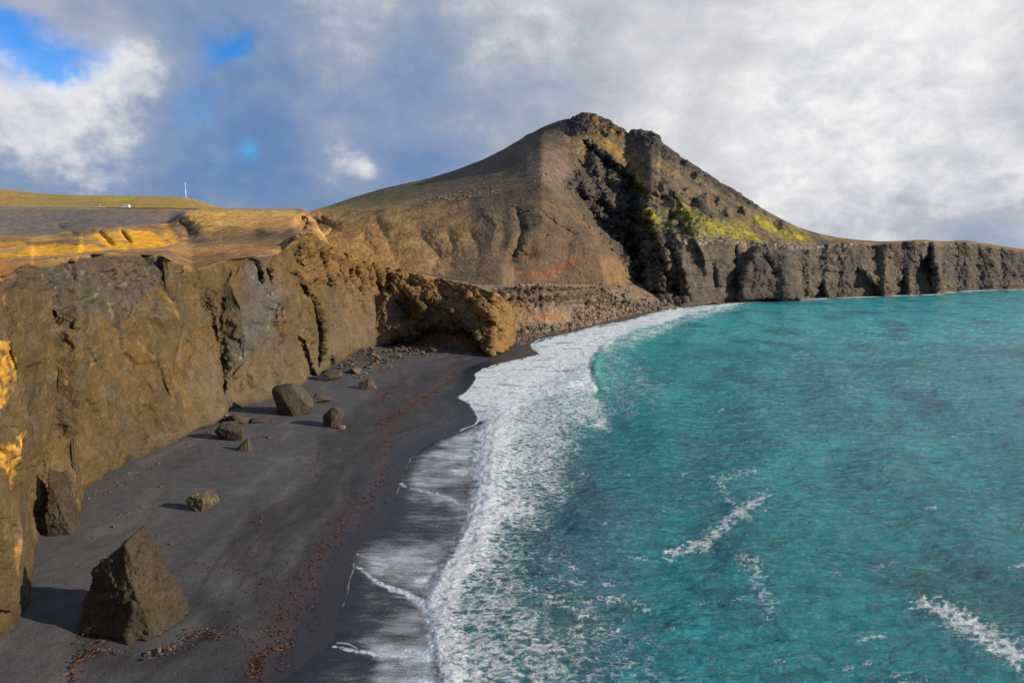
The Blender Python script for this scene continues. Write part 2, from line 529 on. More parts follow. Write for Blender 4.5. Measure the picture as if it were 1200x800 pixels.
C = blend(C, sstep(.0, .45, fbm(P / np.array([5, 5, 16.]), 4, off=88)) * .35, srgb(92, 84, 66))
C = blend(C, sstep(.12, .4, fbm(P / .8, 3, off=98)) * .22, srgb(150, 128, 88))
C = blend(C, sstep(.2, .5, fbm(P / 1.4, 3, off=92)) * .3, srgb(70, 60, 46))
C = blend(C, sstep(.62, .85, fbm(Pw / np.array([9, 9, 20.]), 4, ridged=True, off=13)) * .45, c_dark * .8)
C = blend(C, sstep(.66, .84, fbm(Pw / 8.0, 3, ridged=True, off=5)) * .16, c_pale * .7)
C = blend(C, sstep(-.1, .5, fbm(Pw / 20., 3, off=15)) * .4, srgb(84, 72, 48))
C = blend(C, md * (.75 - .35 * sstep(.1, .5, q2)), c_dark * .95)
C = blend(C, md * sstep(.2, .45, fbm(P / 1.5, 3, off=90)) * .5, srgb(140, 134, 120))
vein = lmask(U, V, [(300, 312), (306, 350), (300, 385), (283, 415)], [10, 22, 20, 14], jit)
C = blend(C, vein * .6, c_grey * .62)
C = blend(C, vein * sstep(.25, .5, q2) * .45, c_pale * .9)
C = blend(C, lmask(U, V, [(316, 335), (313, 370), (310, 395)], 1.1, jitf * .6) * sstep(-.2, .3, q2) * .6, c_pale * .9)
for l in ([(0, 350), (40, 420), (75, 448), (80, 462)], [(75, 450), (100, 432), (128, 414)], [(162, 400), (190, 430), (206, 478), (210, 525)], [(192, 335), (200, 360), (210, 400)]):
    C = blend(C, lmask(U, V, l, 1.3, jitf * .9) * sstep(-.2, .3, q2) * .35, c_och)
C = blend(C, pmask(U, V, [(225, 430), (400, 400), (400, 450), (260, 495), (200, 530), (220, 470)], 12, jit) * .65, srgb(106, 94, 72))
# ochre at the sunny cave cliff and the jagged crest
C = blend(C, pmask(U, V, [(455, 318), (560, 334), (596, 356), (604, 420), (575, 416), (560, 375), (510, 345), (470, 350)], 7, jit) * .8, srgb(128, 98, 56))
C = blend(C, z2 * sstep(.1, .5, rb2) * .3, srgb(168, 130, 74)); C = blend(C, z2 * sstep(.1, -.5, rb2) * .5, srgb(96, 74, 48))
C = blend(C, sstep(.05, .35, fbm(Pw / 4., 4, off=33)) * z2 * .45, srgb(92, 80, 60))
C = blend(C, pmask(U, V, [(345, 275), (455, 312), (470, 350), (440, 370), (400, 335), (350, 330)], 9, jit) * .5, srgb(140, 106, 58))
C = blend(C, pmask(U, V, [(395, 330), (465, 345), (460, 405), (380, 410)], 9, jit) * .5, srgb(112, 98, 78))
# sunlit patches on the leftmost buttress, painted into the rock as yellow
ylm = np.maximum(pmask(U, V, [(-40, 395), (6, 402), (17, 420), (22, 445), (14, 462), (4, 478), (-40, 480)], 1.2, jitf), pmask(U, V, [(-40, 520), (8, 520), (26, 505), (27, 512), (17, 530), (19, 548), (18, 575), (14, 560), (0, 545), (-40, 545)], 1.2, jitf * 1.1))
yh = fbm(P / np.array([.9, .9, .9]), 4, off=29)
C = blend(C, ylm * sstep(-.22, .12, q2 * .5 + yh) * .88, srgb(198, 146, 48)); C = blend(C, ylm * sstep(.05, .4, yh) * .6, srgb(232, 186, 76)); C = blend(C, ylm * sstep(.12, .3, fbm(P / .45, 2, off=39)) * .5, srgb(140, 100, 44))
C = blend(C, lmask(U, V, [(10, 610), (20, 640), (16, 680)], 6, jitf) * sstep(.05, .3, q2) * .5, c_och)
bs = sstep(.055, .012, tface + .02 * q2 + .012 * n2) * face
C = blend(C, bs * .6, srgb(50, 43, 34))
# tops
top = 1 - face
topr = sstep(R_LIP - 5, R_LIP + 2, rowid)[:, None] + 0 * V
g1 = fbm(P / np.array([30, 30, 8.]), 4, off=21); g2 = fbm(P / np.array([4, 4, 4.]), 4, off=22)
T = np.broadcast_to(c_brown, P.shape).copy()
T = blend(T, sstep(-.2, .35, g1 + .4 * g2) * .8, c_grass)
T = blend(T, sstep(.05, .5, g2) * .3, c_grav)
# orange soil on the rim to the left, and thin streaks of it further right
T = blend(T, pmask(U, V, [(-60, 352), (0, 333), (20, 316), (60, 302), (120, 297), (120, 299), (190, 299), (190, 296), (80, 298), (0, 306), (-60, 312)], 2.2, jitf * .5) * (sstep(-.35, .2, g2) * .9) * (1 - sstep(60, 150, U) * .8), c_or)
T = blend(T, pmask(U, V, [(190, 300), (240, 295), (320, 284), (330, 288), (260, 303), (215, 312)], 3, jitf) * sstep(-.1, .3, g1 + g2 * .6) * .6, c_or * .8)
T = blend(T, pmask(U, V, [(140, 297), (200, 293), (345, 277), (345, 290), (260, 303), (220, 312)], 4, jitf) * .35, c_brown * .7)
T = blend(T, lmask(U, V, [(-40, 309), (0, 306.5), (70, 302), (150, 295), (200, 292), (300, 286)], .9) * .8, srgb(172, 138, 96))
# valley side: yellow moss fields
ym = np.maximum.reduce([pmask(U, V, [(-60, 300), (20, 296), (30, 289), (70, 286), (110, 287), (124, 294), (60, 300), (-60, 306)], 1.5, jitf * .6) * .95,
                        pmask(U, V, [(108, 276), (125, 272), (154, 290), (150, 294), (132, 293)], 1.5, jitf * .5),
                        pmask(U, V, [(137, 272), (175, 270), (199, 286), (196, 289), (160, 293), (150, 284)], 1.5, jitf * .5),
                        pmask(U, V, [(-60, 283), (30, 283), (32, 288), (-60, 292)], 1.5, jitf * .6) * .7,
                        pmask(U, V, [(190, 272), (204, 272), (210, 284), (202, 286)], 1.5, jitf * .5) * .8])
T = blend(T, ym * sstep(-.55, -.1, g2), c_yel * np.array([.95, .85, .7]))
T = blend(T, lmask(U, V, [(207, 256), (216, 266), (232, 274)], [3, 6, 5], jitf) * .5, srgb(84, 74, 64))
T = blend(T, sstep(.1, .4, fbm(P / np.array([9, 9, 3.]), 4, off=27)) * .35, srgb(104, 88, 62)); T = blend(T, sstep(.15, .5, fbm(P / 2.0, 3, off=28)) * .3, srgb(150, 132, 96))
# grey gravel embankment and its folds
gr = pmask(U, V, [(-80, 245), (60, 245), (125, 246), (230, 247), (214, 258), (180, 264), (110, 268), (60, 275), (-80, 277)], 1.2, jitf * .3)
T = blend(T, gr * (.9 - .25 * sstep(0, .4, g2)), srgb(112, 106, 100))
T = blend(T, pmask(U, V, [(205, 258), (214, 262), (240, 276), (260, 276), (300, 272), (330, 262), (350, 252), (352, 275), (300, 281), (230, 288), (208, 280)], 2, jitf) * sstep(.0, .25, g2 + .2) * .75, srgb(92, 80, 72))
# hill behind the road
hl = (V < k8v[None, :] + .2) * (1 - sstep(262, 300, U)) * (rowid[:, None] > 500)
T = blend(T, hl * .7, srgb(184, 148, 70)); T = blend(T, hl * sstep(-.1, .25, g1) * .6, c_olive); T = blend(T, hl * sstep(.1, .35, g2) * .6, c_brown * .9)
T = blend(T, pmask(U, V, [(120, 232), (160, 230), (152, 236), (120, 236)], 1, jitf * .2) * .7, srgb(160, 158, 40))
# tan turf hill left of the gorge
T = blend(T, pmask(U, V, [(206, 258), (220, 247), (345, 246), (352, 262), (330, 273), (250, 262)], 2, jitf * .6) * .7, srgb(212, 162, 82))
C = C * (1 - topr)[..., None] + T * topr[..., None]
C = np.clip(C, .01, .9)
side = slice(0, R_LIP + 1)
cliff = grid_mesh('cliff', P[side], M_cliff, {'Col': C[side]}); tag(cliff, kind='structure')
plateau = grid_mesh('plateau', P[R_LIP:], M_land, {'Col': C[R_LIP:]}); tag(plateau, kind='structure')
PLT = dict(us=us, k7v=k7v, k7d=k7d, k9v=k9v, k9d=k9d)
near_us, near_vf, near_df = us, vf, df

# ================================================================== MOUNTAIN, MOUND, HEADLAND
us = axis(300, 348, 1212, 2300, 1.0, 1.05)
base_d = depth_z(us, tab(us, [(300, 353), (745, 353), (760, 356.5), (800, 358), (840, 354), (880, 351.5), (920, 351), (960, 348), (1000, 347), (1050, 345.6), (1097, 344.6), (1102, 340.6), (1150, 339), (1200, 337.8), (1300, 335.5), (1500, 331), (2300, 318)], 5), 0.8)
d0 = tab(us, [(300, 400), (590, 400), (600, 440), (700, 470), (735, 500), (748, 540), (760, 545)], 7)
w = sstep(735, 765, us)
d0 = d0 * (1 - w) + base_d * w
zb = tab(us, [(300, 10), (590, 14), (600, 18), (700, 18), (730, 10), (750, .8), (2300, .8)], 9)
v0 = v_of_z(d0, zb); v00 = v_of_z(d0, -4 + 0 * us)
RIDGE = [(300, 250), (350, 248.5), (400, 247), (440, 246.5), (470, 243), (500, 238), (530, 234), (560, 230), (590, 226), (615, 220), (635, 214), (650, 226), (665, 239), (680, 251), (695, 262), (710, 274), (720, 285), (732, 302), (742, 320), (750, 322)]
lipc = [(745, 300), (760, 288), (790, 281), (830, 281), (880, 284), (920, 288), (950, 290), (980, 285.5), (1000, 284), (1030, 285), (1060, 284.2), (1075, 283.2), (1090, 283), (1100, 286), (1130, 283), (1160, 288), (1200, 294), (1300, 300), (1500, 305), (2300, 310)]
v2 = tab(us, RIDGE, 5) * (1 - w) + tab(us, lipc, 5) * w
d2a = tab(us, [(300, 560), (400, 560), (450, 530), (560, 510), (640, 505), (700, 515), (735, 520), (750, 548)], 9)
d2 = d2a * (1 - w) + (base_d + 26) * w
v1 = v0 * .5 + v2 * .5 + tab(us, [(300, 0), (450, 6), (560, 5), (700, -6), (745, -3), (760, 0)], 9)
d1 = tab(us, [(300, 480), (450, 455), (560, 448), (700, 480), (735, 506), (748, 542)], 9) * (1 - w) + (base_d + 9) * w
jump = sstep(622, 700, us) * (1 - sstep(735, 758, us))
v3 = v2 - 1.2; d3 = d2 + 14 + 66 * jump
SIL = [(300, 262), (350, 253), (368, 246), (380, 242.5), (390, 239.5), (400, 236), (415, 231), (430, 226.5), (450, 220.5), (470, 216), (490, 212), (505, 208), (520, 203.5), (535, 199), (550, 193), (565, 187.5), (580, 180), (590, 175), (600, 169), (610, 163.5), (617, 158), (625, 155),
       (632, 151), (637, 148.5), (650, 143.5), (655, 141.5), (662, 140), (668, 140), (676, 135), (683, 132.5), (690, 133), (700, 135.5), (708, 139), (714, 142), (720, 146), (727, 150), (733, 153), (736, 156), (739, 153), (746, 152.5), (756, 153.5), (764, 155), (770, 159), (774, 166), (782, 171), (790, 177), (798, 185),
       (808, 190), (818, 196), (824, 200), (835, 207), (842, 213), (855, 219), (868, 227), (880, 236), (892, 243.5), (905, 251), (920, 259), (935, 266), (950, 271), (965, 275), (980, 278), (1000, 280.5), (1030, 282.8), (1050, 282.6), (1065, 281.8), (1072, 281), (1085, 281), (1095, 282.5), (1110, 283), (1122, 281.8), (1135, 282), (1150, 284.5), (1165, 287), (1200, 292), (1300, 298), (1500, 303), (2300, 308)]
v4 = tab(us, SIL, 1)
d4 = tab(us, [(300, 1000), (380, 950), (500, 880), (600, 790), (685, 740), (740, 725), (800, 705), (860, 690), (920, 668), (980, 660), (1000, 655)], 15)
w2 = sstep(940, 1010, us); d4 = d4 * (1 - w2) + (base_d + 70) * w2
v3 = np.maximum(v3, v4 + .6)
v5 = v4 + 30; d5 = d4 + 500
U, V, D = layer(us, [(v00, d0), (v0, d0), (v1, d1), (v2, d2), (v3, d3), (v4, d4), (v5, d5)], [3, 75, 75, 10, 190, 12])
rowid = np.arange(V.shape[0])[:, None] + 0 * V
tc = np.clip((rowid - 3) / 150., 0, 1); up = (rowid >= 163)
jit = fbm(np.stack([U / 18, V / 18, 0 * U + 2], -1), 4) * 7
jitf = fbm(np.stack([U / 5, V / 5, 0 * U + 8], -1), 3) * 3
dd = np.zeros(V.shape)
# dark recess behind the mound and the crags that stand over it
poly([(686, 166), (672, 205), (662, 226), (687, 258), (713, 283), (733, 307), (744, 350), (800, 352), (786, 318), (772, 288), (764, 262), (754, 246), (758, 226), (744, 212), (722, 196), (702, 178)], 6, 17, jitf * 2.2)
for q_, ww, am in [([(694, 186), (702, 214), (716, 240), (726, 262)], [3, 5, 6, 5], -9), ([(716, 206), (728, 236), (744, 262), (756, 300), (762, 345)], [3, 6, 7, 8, 8], -12), ([(732, 214), (742, 236), (752, 254)], [3, 5, 4], -8),
                   ([(700, 250), (722, 268), (738, 300)], [3, 5, 6], -8), ([(770, 300), (776, 350)], [4, 8], -8), ([(680, 206), (690, 232)], [4, 5], -7), ([(748, 300), (744, 345)], [5, 6], 7)]:
    line(q_, ww, am, jitf * 1.3, True, False)
poly([(764, 262), (758, 236), (770, 228), (792, 232), (800, 250), (786, 268), (784, 284), (800, 320), (806, 352), (786, 340)], 4, 9, jitf * 1.5)
poly([(800, 236), (812, 232), (822, 246), (818, 262), (806, 268), (798, 252)], 2.5, 7, jitf)
line([(700, 170), (716, 184), (732, 196), (750, 212), (762, 226)], [3.5, 5, 6, 7, 7], -8, jitf)
line([(752, 222), (757, 245), (765, 262), (775, 285), (782, 320), (786, 350)], [8, 8, 7, 8, 8, 8], -14, jitf)
line([(672, 210), (690, 226), (712, 234), (730, 250), (742, 272)], [3, 5, 7, 8, 8], -11, jitf, False)
line([(778, 250), (795, 262), (800, 280)], [6, 7, 6], 16, jitf)
line([(796, 232), (806, 250), (812, 275), (826, 300), (830, 345)], [4, 6, 6, 6, 6], -12, jitf)
line([(818, 230), (822, 252)], [3, 4], -9); line([(824, 240), (834, 262)], [4, 5], 9)
line([(849, 245), (856, 254)], 5, -8, jitf); line([(870, 247), (873, 252)], 3, -7)
line([(912, 252), (922, 266), (940, 282)], [4, 6, 7], -9, jitf); line([(900, 256), (915, 275)], 5, 7)
line([(832, 300), (838, 345)], [3, 5], 9, jitf); line([(790, 288), (796, 350)], [3, 4], 8, jitf)
line([(860, 282), (862, 350)], [4, 6], 9, jitf)
poly([(866, 352), (868, 325), (884, 292), (900, 290), (928, 300), (935, 330), (938, 352)], 4, -14, jitf)
line([(884, 292), (900, 310), (912, 330)], 5, 5, jitf)
for (pts_, ww, am) in [([(984, 288), (984, 316), (980, 350)], [3, 5, 3], 6), ([(1026, 288), (1030, 322), (1028, 352)], [3, 4, 6], 6), ([(1057, 288), (1056, 326), (1058, 352)], [2, 4, 5], 7), ([(1119, 286), (1122, 342)], [2, 4], 6),
                        ([(1145, 286), (1148, 342)], [3, 4], 6), ([(1172, 290), (1174, 342)], [3, 5], 6), ([(1038, 286), (1036, 352)], [4, 8], -8), ([(971, 290), (969, 352)], [5, 9], -7), ([(946, 296), (948, 352)], [4, 7], -7),
                        ([(1067, 286), (1064, 340)], [3, 5], -6), ([(1102, 286), (1101, 346)], [4, 7], -9), ([(1133, 286), (1134, 342)], [4, 7], -6), ([(1160, 288), (1160, 342)], [4, 8], -6)]:
    line(pts_, ww, am * .4, jitf * 2.2, True, False)
poly([(992, 352), (996, 334), (1004, 312), (1012, 322), (1026, 336), (1034, 352)], 4, 9, jitf * 1.6)
poly([(1044, 352), (1050, 336), (1058, 322), (1064, 336), (1066, 352)], 3, 8, jitf * .7)
poly([(1068, 352), (1066, 326), (1074, 304), (1084, 300), (1094, 312), (1097, 332), (1097, 352)], 2.5, 17, jitf * .6)
poly([(1085, 282), (1092, 282), (1092, 306), (1086, 306)], 1.5, 8, jitf * .4)
poly([(950, 352), (954, 338), (962, 330), (968, 352)], 3, 8, jitf * .7)
# mound gullies and folds
for l, ww, am in [([(598, 234), (607, 250), (612, 268), (606, 290), (594, 312), (590, 330)], 5, 8), ([(520, 262), (531, 290), (524, 332)], [6, 12, 14], 5), ([(545, 262), (560, 290), (556, 335)], [6, 12, 16], 5), ([(480, 255), (500, 285), (515, 300), (500, 330)], [8, 14, 10, 8], 7), ([(650, 240), (668, 280), (660, 330)], [8, 16, 16], 5), ([(440, 252), (452, 280), (470, 320)], [6, 12, 14], 6),
                  ([(575, 300), (640, 300)], 8, 5), ([(625, 240), (650, 262), (690, 285)], [3, 4, 4], 5), ([(560, 240), (582, 262), (572, 300)], 10, -6), ([(366, 256), (392, 268), (372, 282)], [6, 8, 8], 16),
                  ([(352, 252), (372, 262), (362, 278)], [5, 7, 7], 14), ([(430, 262), (425, 285), (446, 300)], 8, 5), ([(655, 300), (700, 330)], 10, -4)]:
    line(l, ww, am * .62, jitf)
D = D + dd
P = at_depth(U, V, D)
nrm = grid_normals(P)
cl = sstep(745, 775, U) * (1 - sstep(.93, 1.02, tc)) * (rowid < 160)           # vertical sea cliff
crag = np.maximum.reduce([pmask(U, V, [(662, 138), (684, 128), (712, 138), (734, 152), (728, 163), (705, 160), (690, 160), (664, 156)], 2.5, jitf),
                          pmask(U, V, [(736, 150), (768, 150), (778, 168), (770, 178), (748, 172)], 2.5, jitf),
                          lmask(U, V, [(760, 168), (790, 186), (820, 203), (850, 222), (885, 243)], [5, 7, 5, 6, 4], jitf),
                          pmask(U, V, [(690, 162), (720, 185), (756, 222), (770, 262), (800, 256), (826, 228), (832, 262), (800, 290), (770, 300), (760, 356), (745, 350), (730, 300), (700, 252), (660, 215), (675, 200), (690, 215)], 4, jit)])
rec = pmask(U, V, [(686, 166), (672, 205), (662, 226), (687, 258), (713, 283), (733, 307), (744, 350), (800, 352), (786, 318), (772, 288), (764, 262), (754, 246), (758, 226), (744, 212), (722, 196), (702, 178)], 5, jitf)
rn1 = fbm(P / np.array([60, 60, 60.]), 4, off=4)
flute = fbm(P / np.array([9, 9, 60.]), 4, ridged=True, off=14)
rn2 = fbm(P / np.array([14, 14, 14.]), 5, ridged=True, off=24)
f1, f2, cid = worley(P / np.array([7, 7, 13.]))
f1b, f2b, cidb = worley(P / np.array([3.2, 3.2, 5.]) + 9)
rug = (cid - .5) * 1.5 + (cidb - .5) * .8 - sstep(.2, 0, f2 - f1)
smooth_ = fbm(P / np.array([26, 26, 26.]), 5, off=34)
rill = fbm(np.stack([U / 7 + V / 30, V / 90, 0 * U], -1), 4, ridged=True, off=3)
quiet = sstep(0, 6, V - v4[None, :]) * .8 + .2
wq = fbm(P / np.array([30, 30, 40.]), 3, off=91)
Pq = P + np.stack([14 * wq, 10 * wq, 0 * wq], -1)
flute2 = fbm(Pq / np.array([32, 32, 90.]), 3, off=19); flute = fbm(Pq / np.array([8, 8, 38.]), 4, ridged=True, off=14)
disp = cl * (5.5 * flute2 + 1.0 * np.round(P[..., 2] / 5 + .8 * wq) % 2 * .9 + 1.1 * flute + .5 * rug + 1.3 * rn2) + (1 - cl) * (crag * (1.7 * rug + 3.4 * rn2 + 1.5 * flute) + (1 - crag) * (1.0 * smooth_ + .45 * rn2 * .6 )) + rec * 1.2 * rug
right0 = pmask(U, V, [(700, 160), (740, 166), (800, 196), (880, 240), (980, 284), (960, 292), (800, 290), (775, 270), (756, 222), (720, 185)], 5, jit)
ocn = fbm(np.stack([(U - .75 * V) / 9 + .4 * fbm(P / 20., 3), (V + .75 * U) / 26, 0 * U], -1), 5, off=81)
oc = (1 - .85 * sstep(238, 256, V)) * sstep(.17, .40, ocn + .10 * sstep(225, 262, V) - .12 * lmask(U, V, [(720, 175), (800, 215), (900, 262)], 12)) * right0
disp = disp + oc * (3.4 + 2.0 * rn2) + right0 * .8 * rn2
disp *= sstep(0, 12, rowid - 3) * .8 + .2
P = P + nrm * (disp * (quiet + .35 * crag * (1 - quiet)))[..., None]
# albedo
b_slope = srgb(110, 92, 70); b_dark = srgb(66, 64, 63); b_scree = srgb(112, 94, 70); b_moss = srgb(120, 116, 24); b_gold = srgb(166, 128, 44); b_red = srgb(156, 84, 44); b_tan = srgb(158, 124, 72)
b_pink = srgb(120, 102, 90); b_green = srgb(88, 92, 44)
q1 = fbm(P / 40., 5, off=50); q2 = fbm(P / 9., 4, off=63); q3 = fbm(P / 3.2, 3, off=71)
C = np.broadcast_to(b_slope * .92, P.shape).copy()
C = blend(C, sstep(-.3, .35, q1 + .3 * q2) * .5, srgb(84, 72, 60))

C = blend(C, sstep(.4, .6, q3 + .3 * q2) * .35, srgb(160, 146, 126))
# mound
C = blend(C, pmask(U, V, [(300, 240), (440, 243), (540, 240), (560, 280), (520, 318), (300, 325)], 16, jit) * .85, srgb(176, 138, 82))
C = blend(C, pmask(U, V, [(480, 250), (560, 240), (600, 245), (600, 320), (520, 320), (470, 300)], 16, jit) * .4, srgb(104, 88, 72))
C = blend(C, lmask(U, V, [(380, 300), (440, 306), (490, 312)], 8, jit) * .2, b_red)
C = blend(C, lmask(U, V, [(600, 318), (640, 321), (660, 312), (690, 300)], [2, 4, 4, 2], jitf) * .42, b_red)
C = blend(C, lmask(U, V, [(620, 238), (640, 236), (660, 246), (690, 266), (716, 292)], [3, 3, 2.5, 2.5, 3], jitf) * .35, srgb(150, 108, 66))
C = blend(C, pmask(U, V, [(700, 296), (722, 300), (746, 325), (746, 350), (720, 352), (705, 320)], 4, jit) * .5, srgb(146, 110, 70))
C = blend(C, pmask(U, V, [(352, 252), (390, 254), (398, 262), (378, 275), (352, 275)], 3, jitf) * .6, srgb(86, 76, 70))
# green foot of the mountain on the left, scree, pink scree fan
C = blend(C, pmask(U, V, [(375, 250), (400, 232), (460, 218), (520, 208), (480, 232), (440, 246)], 6, jit) * .55, b_green)
C = blend(C, pmask(U, V, [(645, 167), (662, 180), (676, 205), (680, 225), (664, 216), (640, 212), (628, 200), (632, 182)], 7, jit) * .6, b_pink)
C = blend(C, pmask(U, V, [(658, 158), (690, 160), (704, 172), (700, 196), (678, 185)], 3, jitf) * sstep(-.3, .2, q3) * .7, srgb(160, 132, 84))
right = pmask(U, V, [(696, 158), (740, 166), (800, 200), (880, 244), (980, 284), (960, 292), (800, 290), (770, 262), (756, 222), (720, 185)], 5, jit)
C = blend(C, right * .75, b_scree)
streak = fbm(np.stack([(U - 1.3 * V) / 10, (U * .6 + V) / 60, 0 * U], -1), 4, off=43)
C = blend(C, right * sstep(.0, .3, streak) * .8, b_dark * 1.1)
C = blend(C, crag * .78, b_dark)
C = blend(C, oc * (.75 - .3 * sstep(0, .3, q3)), b_dark * 1.1)
C = blend(C, right * sstep(.1, .4, q3) * .4, srgb(160, 138, 108))
C = blend(C, pmask(U, V, [(690, 136), (712, 142), (732, 156), (728, 163), (700, 158), (690, 150)], 3, jitf) * sstep(-.1, .3, q3 + q2) * .7, b_gold)
C = blend(C, lmask(U, V, [(700, 162), (722, 178), (745, 196), (755, 216)], [4, 5, 6, 5], jitf) * sstep(-.4, .1, q2) * .7, b_gold * 1.05)
C = blend(C, lmask(U, V, [(725, 168), (760, 186), (790, 204)], 3, jitf) * sstep(-.1, .2, q3) * .5, b_gold)
# moss
for l, ww, am in [([(745, 215), (756, 232)], 5, .6), ([(757, 250), (772, 258)], [4, 4], .9), ([(800, 250), (815, 262), (850, 272)], 8, .5), ([(832, 262), (852, 272), (870, 280)], [4, 5, 5], .95), ([(868, 272), (885, 280), (890, 286)], 5, 1.0),
                  ([(886, 256), (905, 268), (922, 276), (945, 282)], [5, 6, 5, 4], 1.0), ([(858, 262), (875, 268)], 5, .6), ([(800, 246), (812, 258)], 8, .5), ([(925, 255), (940, 278)], 5, .5), ([(760, 258), (790, 272), (830, 280)], 7, .35)]:
    C = blend(C, lmask(U, V, l, ww, jitf) * sstep(-.3, .05, q3 + .4 * q2) * am, srgb(158, 150, 26))
for l, ww in [([(886, 292), (896, 303), (908, 318)], [4, 6, 5]), ([(905, 292), (925, 302), (936, 312)], [4, 6, 5]), ([(928, 315), (934, 325)], 4)]:
    C = blend(C, lmask(U, V, l, ww, jitf) * .8, srgb(92, 100, 34))
# sea cliff rock
clr = sstep(742, 765, U) * (rowid < 158)
C = blend(C, clr * .9, srgb(92, 83, 74))
C = blend(C, clr * sstep(-.1, .4, q1 + q2 * .6) * .5, srgb(122, 104, 82))
C = blend(C, clr * sstep(.1, .5, perlin(np.stack([P[..., 0] / 60, P[..., 1] / 60, P[..., 2] / 3.5 + .6 * wq], -1))) * .35, srgb(70, 64, 60))
C = blend(C, pmask(U, V, [(866, 352), (868, 325), (884, 296), (928, 302), (935, 330), (938, 352)], 4, jitf) * .5, b_dark * .9)
bd = lmask(U, V, [(788, 286), (840, 284), (900, 288), (960, 290), (1000, 288)], 3.2, jitf * .5)
C = blend(C, bd * sstep(0, .25, fbm(P / 2.4, 2, off=8)) * .8, srgb(190, 168, 148)); C = blend(C, bd * sstep(0, -.3, q3) * .8, b_dark * .7)
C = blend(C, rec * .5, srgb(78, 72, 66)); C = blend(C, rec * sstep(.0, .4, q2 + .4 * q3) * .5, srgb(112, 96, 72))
C = blend(C, sstep(8, 2, V - v4[None, :]) * (U > 960) * .6, b_tan * .9)
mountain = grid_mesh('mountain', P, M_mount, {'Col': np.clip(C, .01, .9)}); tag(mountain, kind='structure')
MT = dict(U=U, V=V, P=P)

# ================================================================== ROCK SHELF under the mound
us = axis(540, 556, 772, 800, .8)
vf = tab(us, [(540, 396), (600, 391), (640, 388), (690, 380), (740, 368), (765, 362), (800, 358)], 5)
df = depth_z(us, vf, .8)
vt = tab(us, [(540, 352), (590, 337), (600, 335), (640, 334.5), (680, 336), (700, 338), (712, 341), (722, 350), (735, 354), (760, 358), (800, 360)], 5)
dt = df + tab(us, [(540, 15), (700, 18), (720, 14), (760, 6), (800, 3)])
# lava ledge: face from mid height, talus below
vm = vf * .45 + vt * .55; dm = df + tab(us, [(540, 12), (640, 13), (700, 10), (760, 3), (800, 2)])
U, V, D = layer(us, [(v_of_z(df, -3.0), df - 2), (vf, df), (vm, dm), (vt, dt), (np.minimum(vt - 1.5, 333), dt + 70), (np.minimum(vt - 1.5, 333) + 3, dt + 120)], [4, 34, 44, 16, 4])
rowid = np.arange(V.shape[0])[:, None] + 0 * V
jitf = fbm(np.stack([U / 5, V / 5, 0 * U + 8], -1), 3) * 3
P = at_depth(U, V, D); nrm = grid_normals(P)
f1, f2, cid = worley(P / np.array([2.6, 2.6, 2.2])); f1b, f2b, cidb = worley(P / 1.3)
fc = sstep(36, 42, rowid) * sstep(86, 80, rowid)
disp = (.35 + .65 * fc) * ((cid - .5) * 2.8 + (cidb - .5) * .8 - sstep(.2, 0, f2 - f1) * .8) * (1 - .7 * sstep(82, 90, rowid)) + .7 * fbm(P / 8., 3)
disp += fc * 1.0 * np.sin(P[..., 2] * 1.1 + fbm(P / 10.) * 3)
P = P + nrm * disp[..., None]
q = fbm(P / 5., 4, off=2); q3 = fbm(P / 1.6, 3, off=7)
C = np.broadcast_to(srgb(120, 104, 88), P.shape).copy()
C = blend(C, sstep(-.2, .3, q) * .6, srgb(96, 86, 78)); C = blend(C, sstep(.1, .4, q3) * .5, srgb(168, 146, 118))
C = blend(C, fc * sstep(0, .12, np.sin(P[..., 2] * 1.3 + 2 * fbm(P / 9., 2))) * .55, srgb(62, 57, 53))
C = blend(C, pmask(U, V, [(560, 345), (622, 352), (626, 378), (600, 384), (560, 392)], 4, jitf) * .65, srgb(140, 108, 70))
C = blend(C, pmask(U, V, [(630, 366), (660, 364), (668, 372), (655, 378), (625, 376)], 3, jitf) * .5, srgb(160, 116, 64))
C = blend(C, sstep(80, 86, rowid) * .7, srgb(176, 142, 90))
C = blend(C, sstep(80, 86, rowid) * pmask(U, V, [(560, 330), (630, 332), (640, 336), (560, 338)], 2, jitf) * .7, srgb(150, 138, 124))
C = blend(C, sstep(690, 705, U) * sstep(40, 60, rowid) * .7, srgb(112, 98, 84))
shelf = grid_mesh('rock_shelf', P, M_shelf, {'Col': np.clip(C, .01, .9)}); tag(shelf, kind='structure')
SH_P, SH_U, SH_V, SH_ROW = P, U, V, rowid
# ================================================================== BEACH
def uv_grid(us, vs, z=0.0):
    U, V = np.meshgrid(us, vs[::-1])          # rows go from far below the frame up to the horizon side
    U = U[::1]; V = V[::1]
    return U, V

usb = axis(-760, -12, 1212, 1500, 1.5, 1.08)
vsb = np.concatenate([np.arange(333, 400, .75), axis(400, 400, 812, 1400, 1.2, 1.08)])
vsb = np.unique(np.round(vsb, 3))
U, V = uv_grid(usb, vsb)
P = at_z(U, V, 0.0)
sd = shore_sd(P[..., 0], P[..., 1])
bz = beach_z(sd)
lowf = fbm(P / np.array([9, 14, 9.]), 3, off=3)
P[..., 2] = bz + (.10 * lowf + .03 * fbm(P / 1.6, 3)) * sstep(1, 14, sd)
jit = fbm(np.stack([U / 26, V / 20, 0 * U + 4], -1), 4) * 12
jitf = fbm(np.stack([U / 8, V / 5, 0 * U + 5], -1), 3) * 4
rb_ = np.hypot((P[..., 0] + 42.6), (P[..., 1] - 76.5))
P[..., 2] -= .45 * np.exp(-((rb_ - 6.5) / 2.2) ** 2)
dry = srgb(86, 85, 87); damp = srgb(58, 56, 58); wetc = srgb(38, 37, 40)
C = np.broadcast_to(dry, P.shape).copy()
st = fbm(np.stack([P[..., 0] / 5, P[..., 1] / 16, 0 * U], -1), 4, off=11)
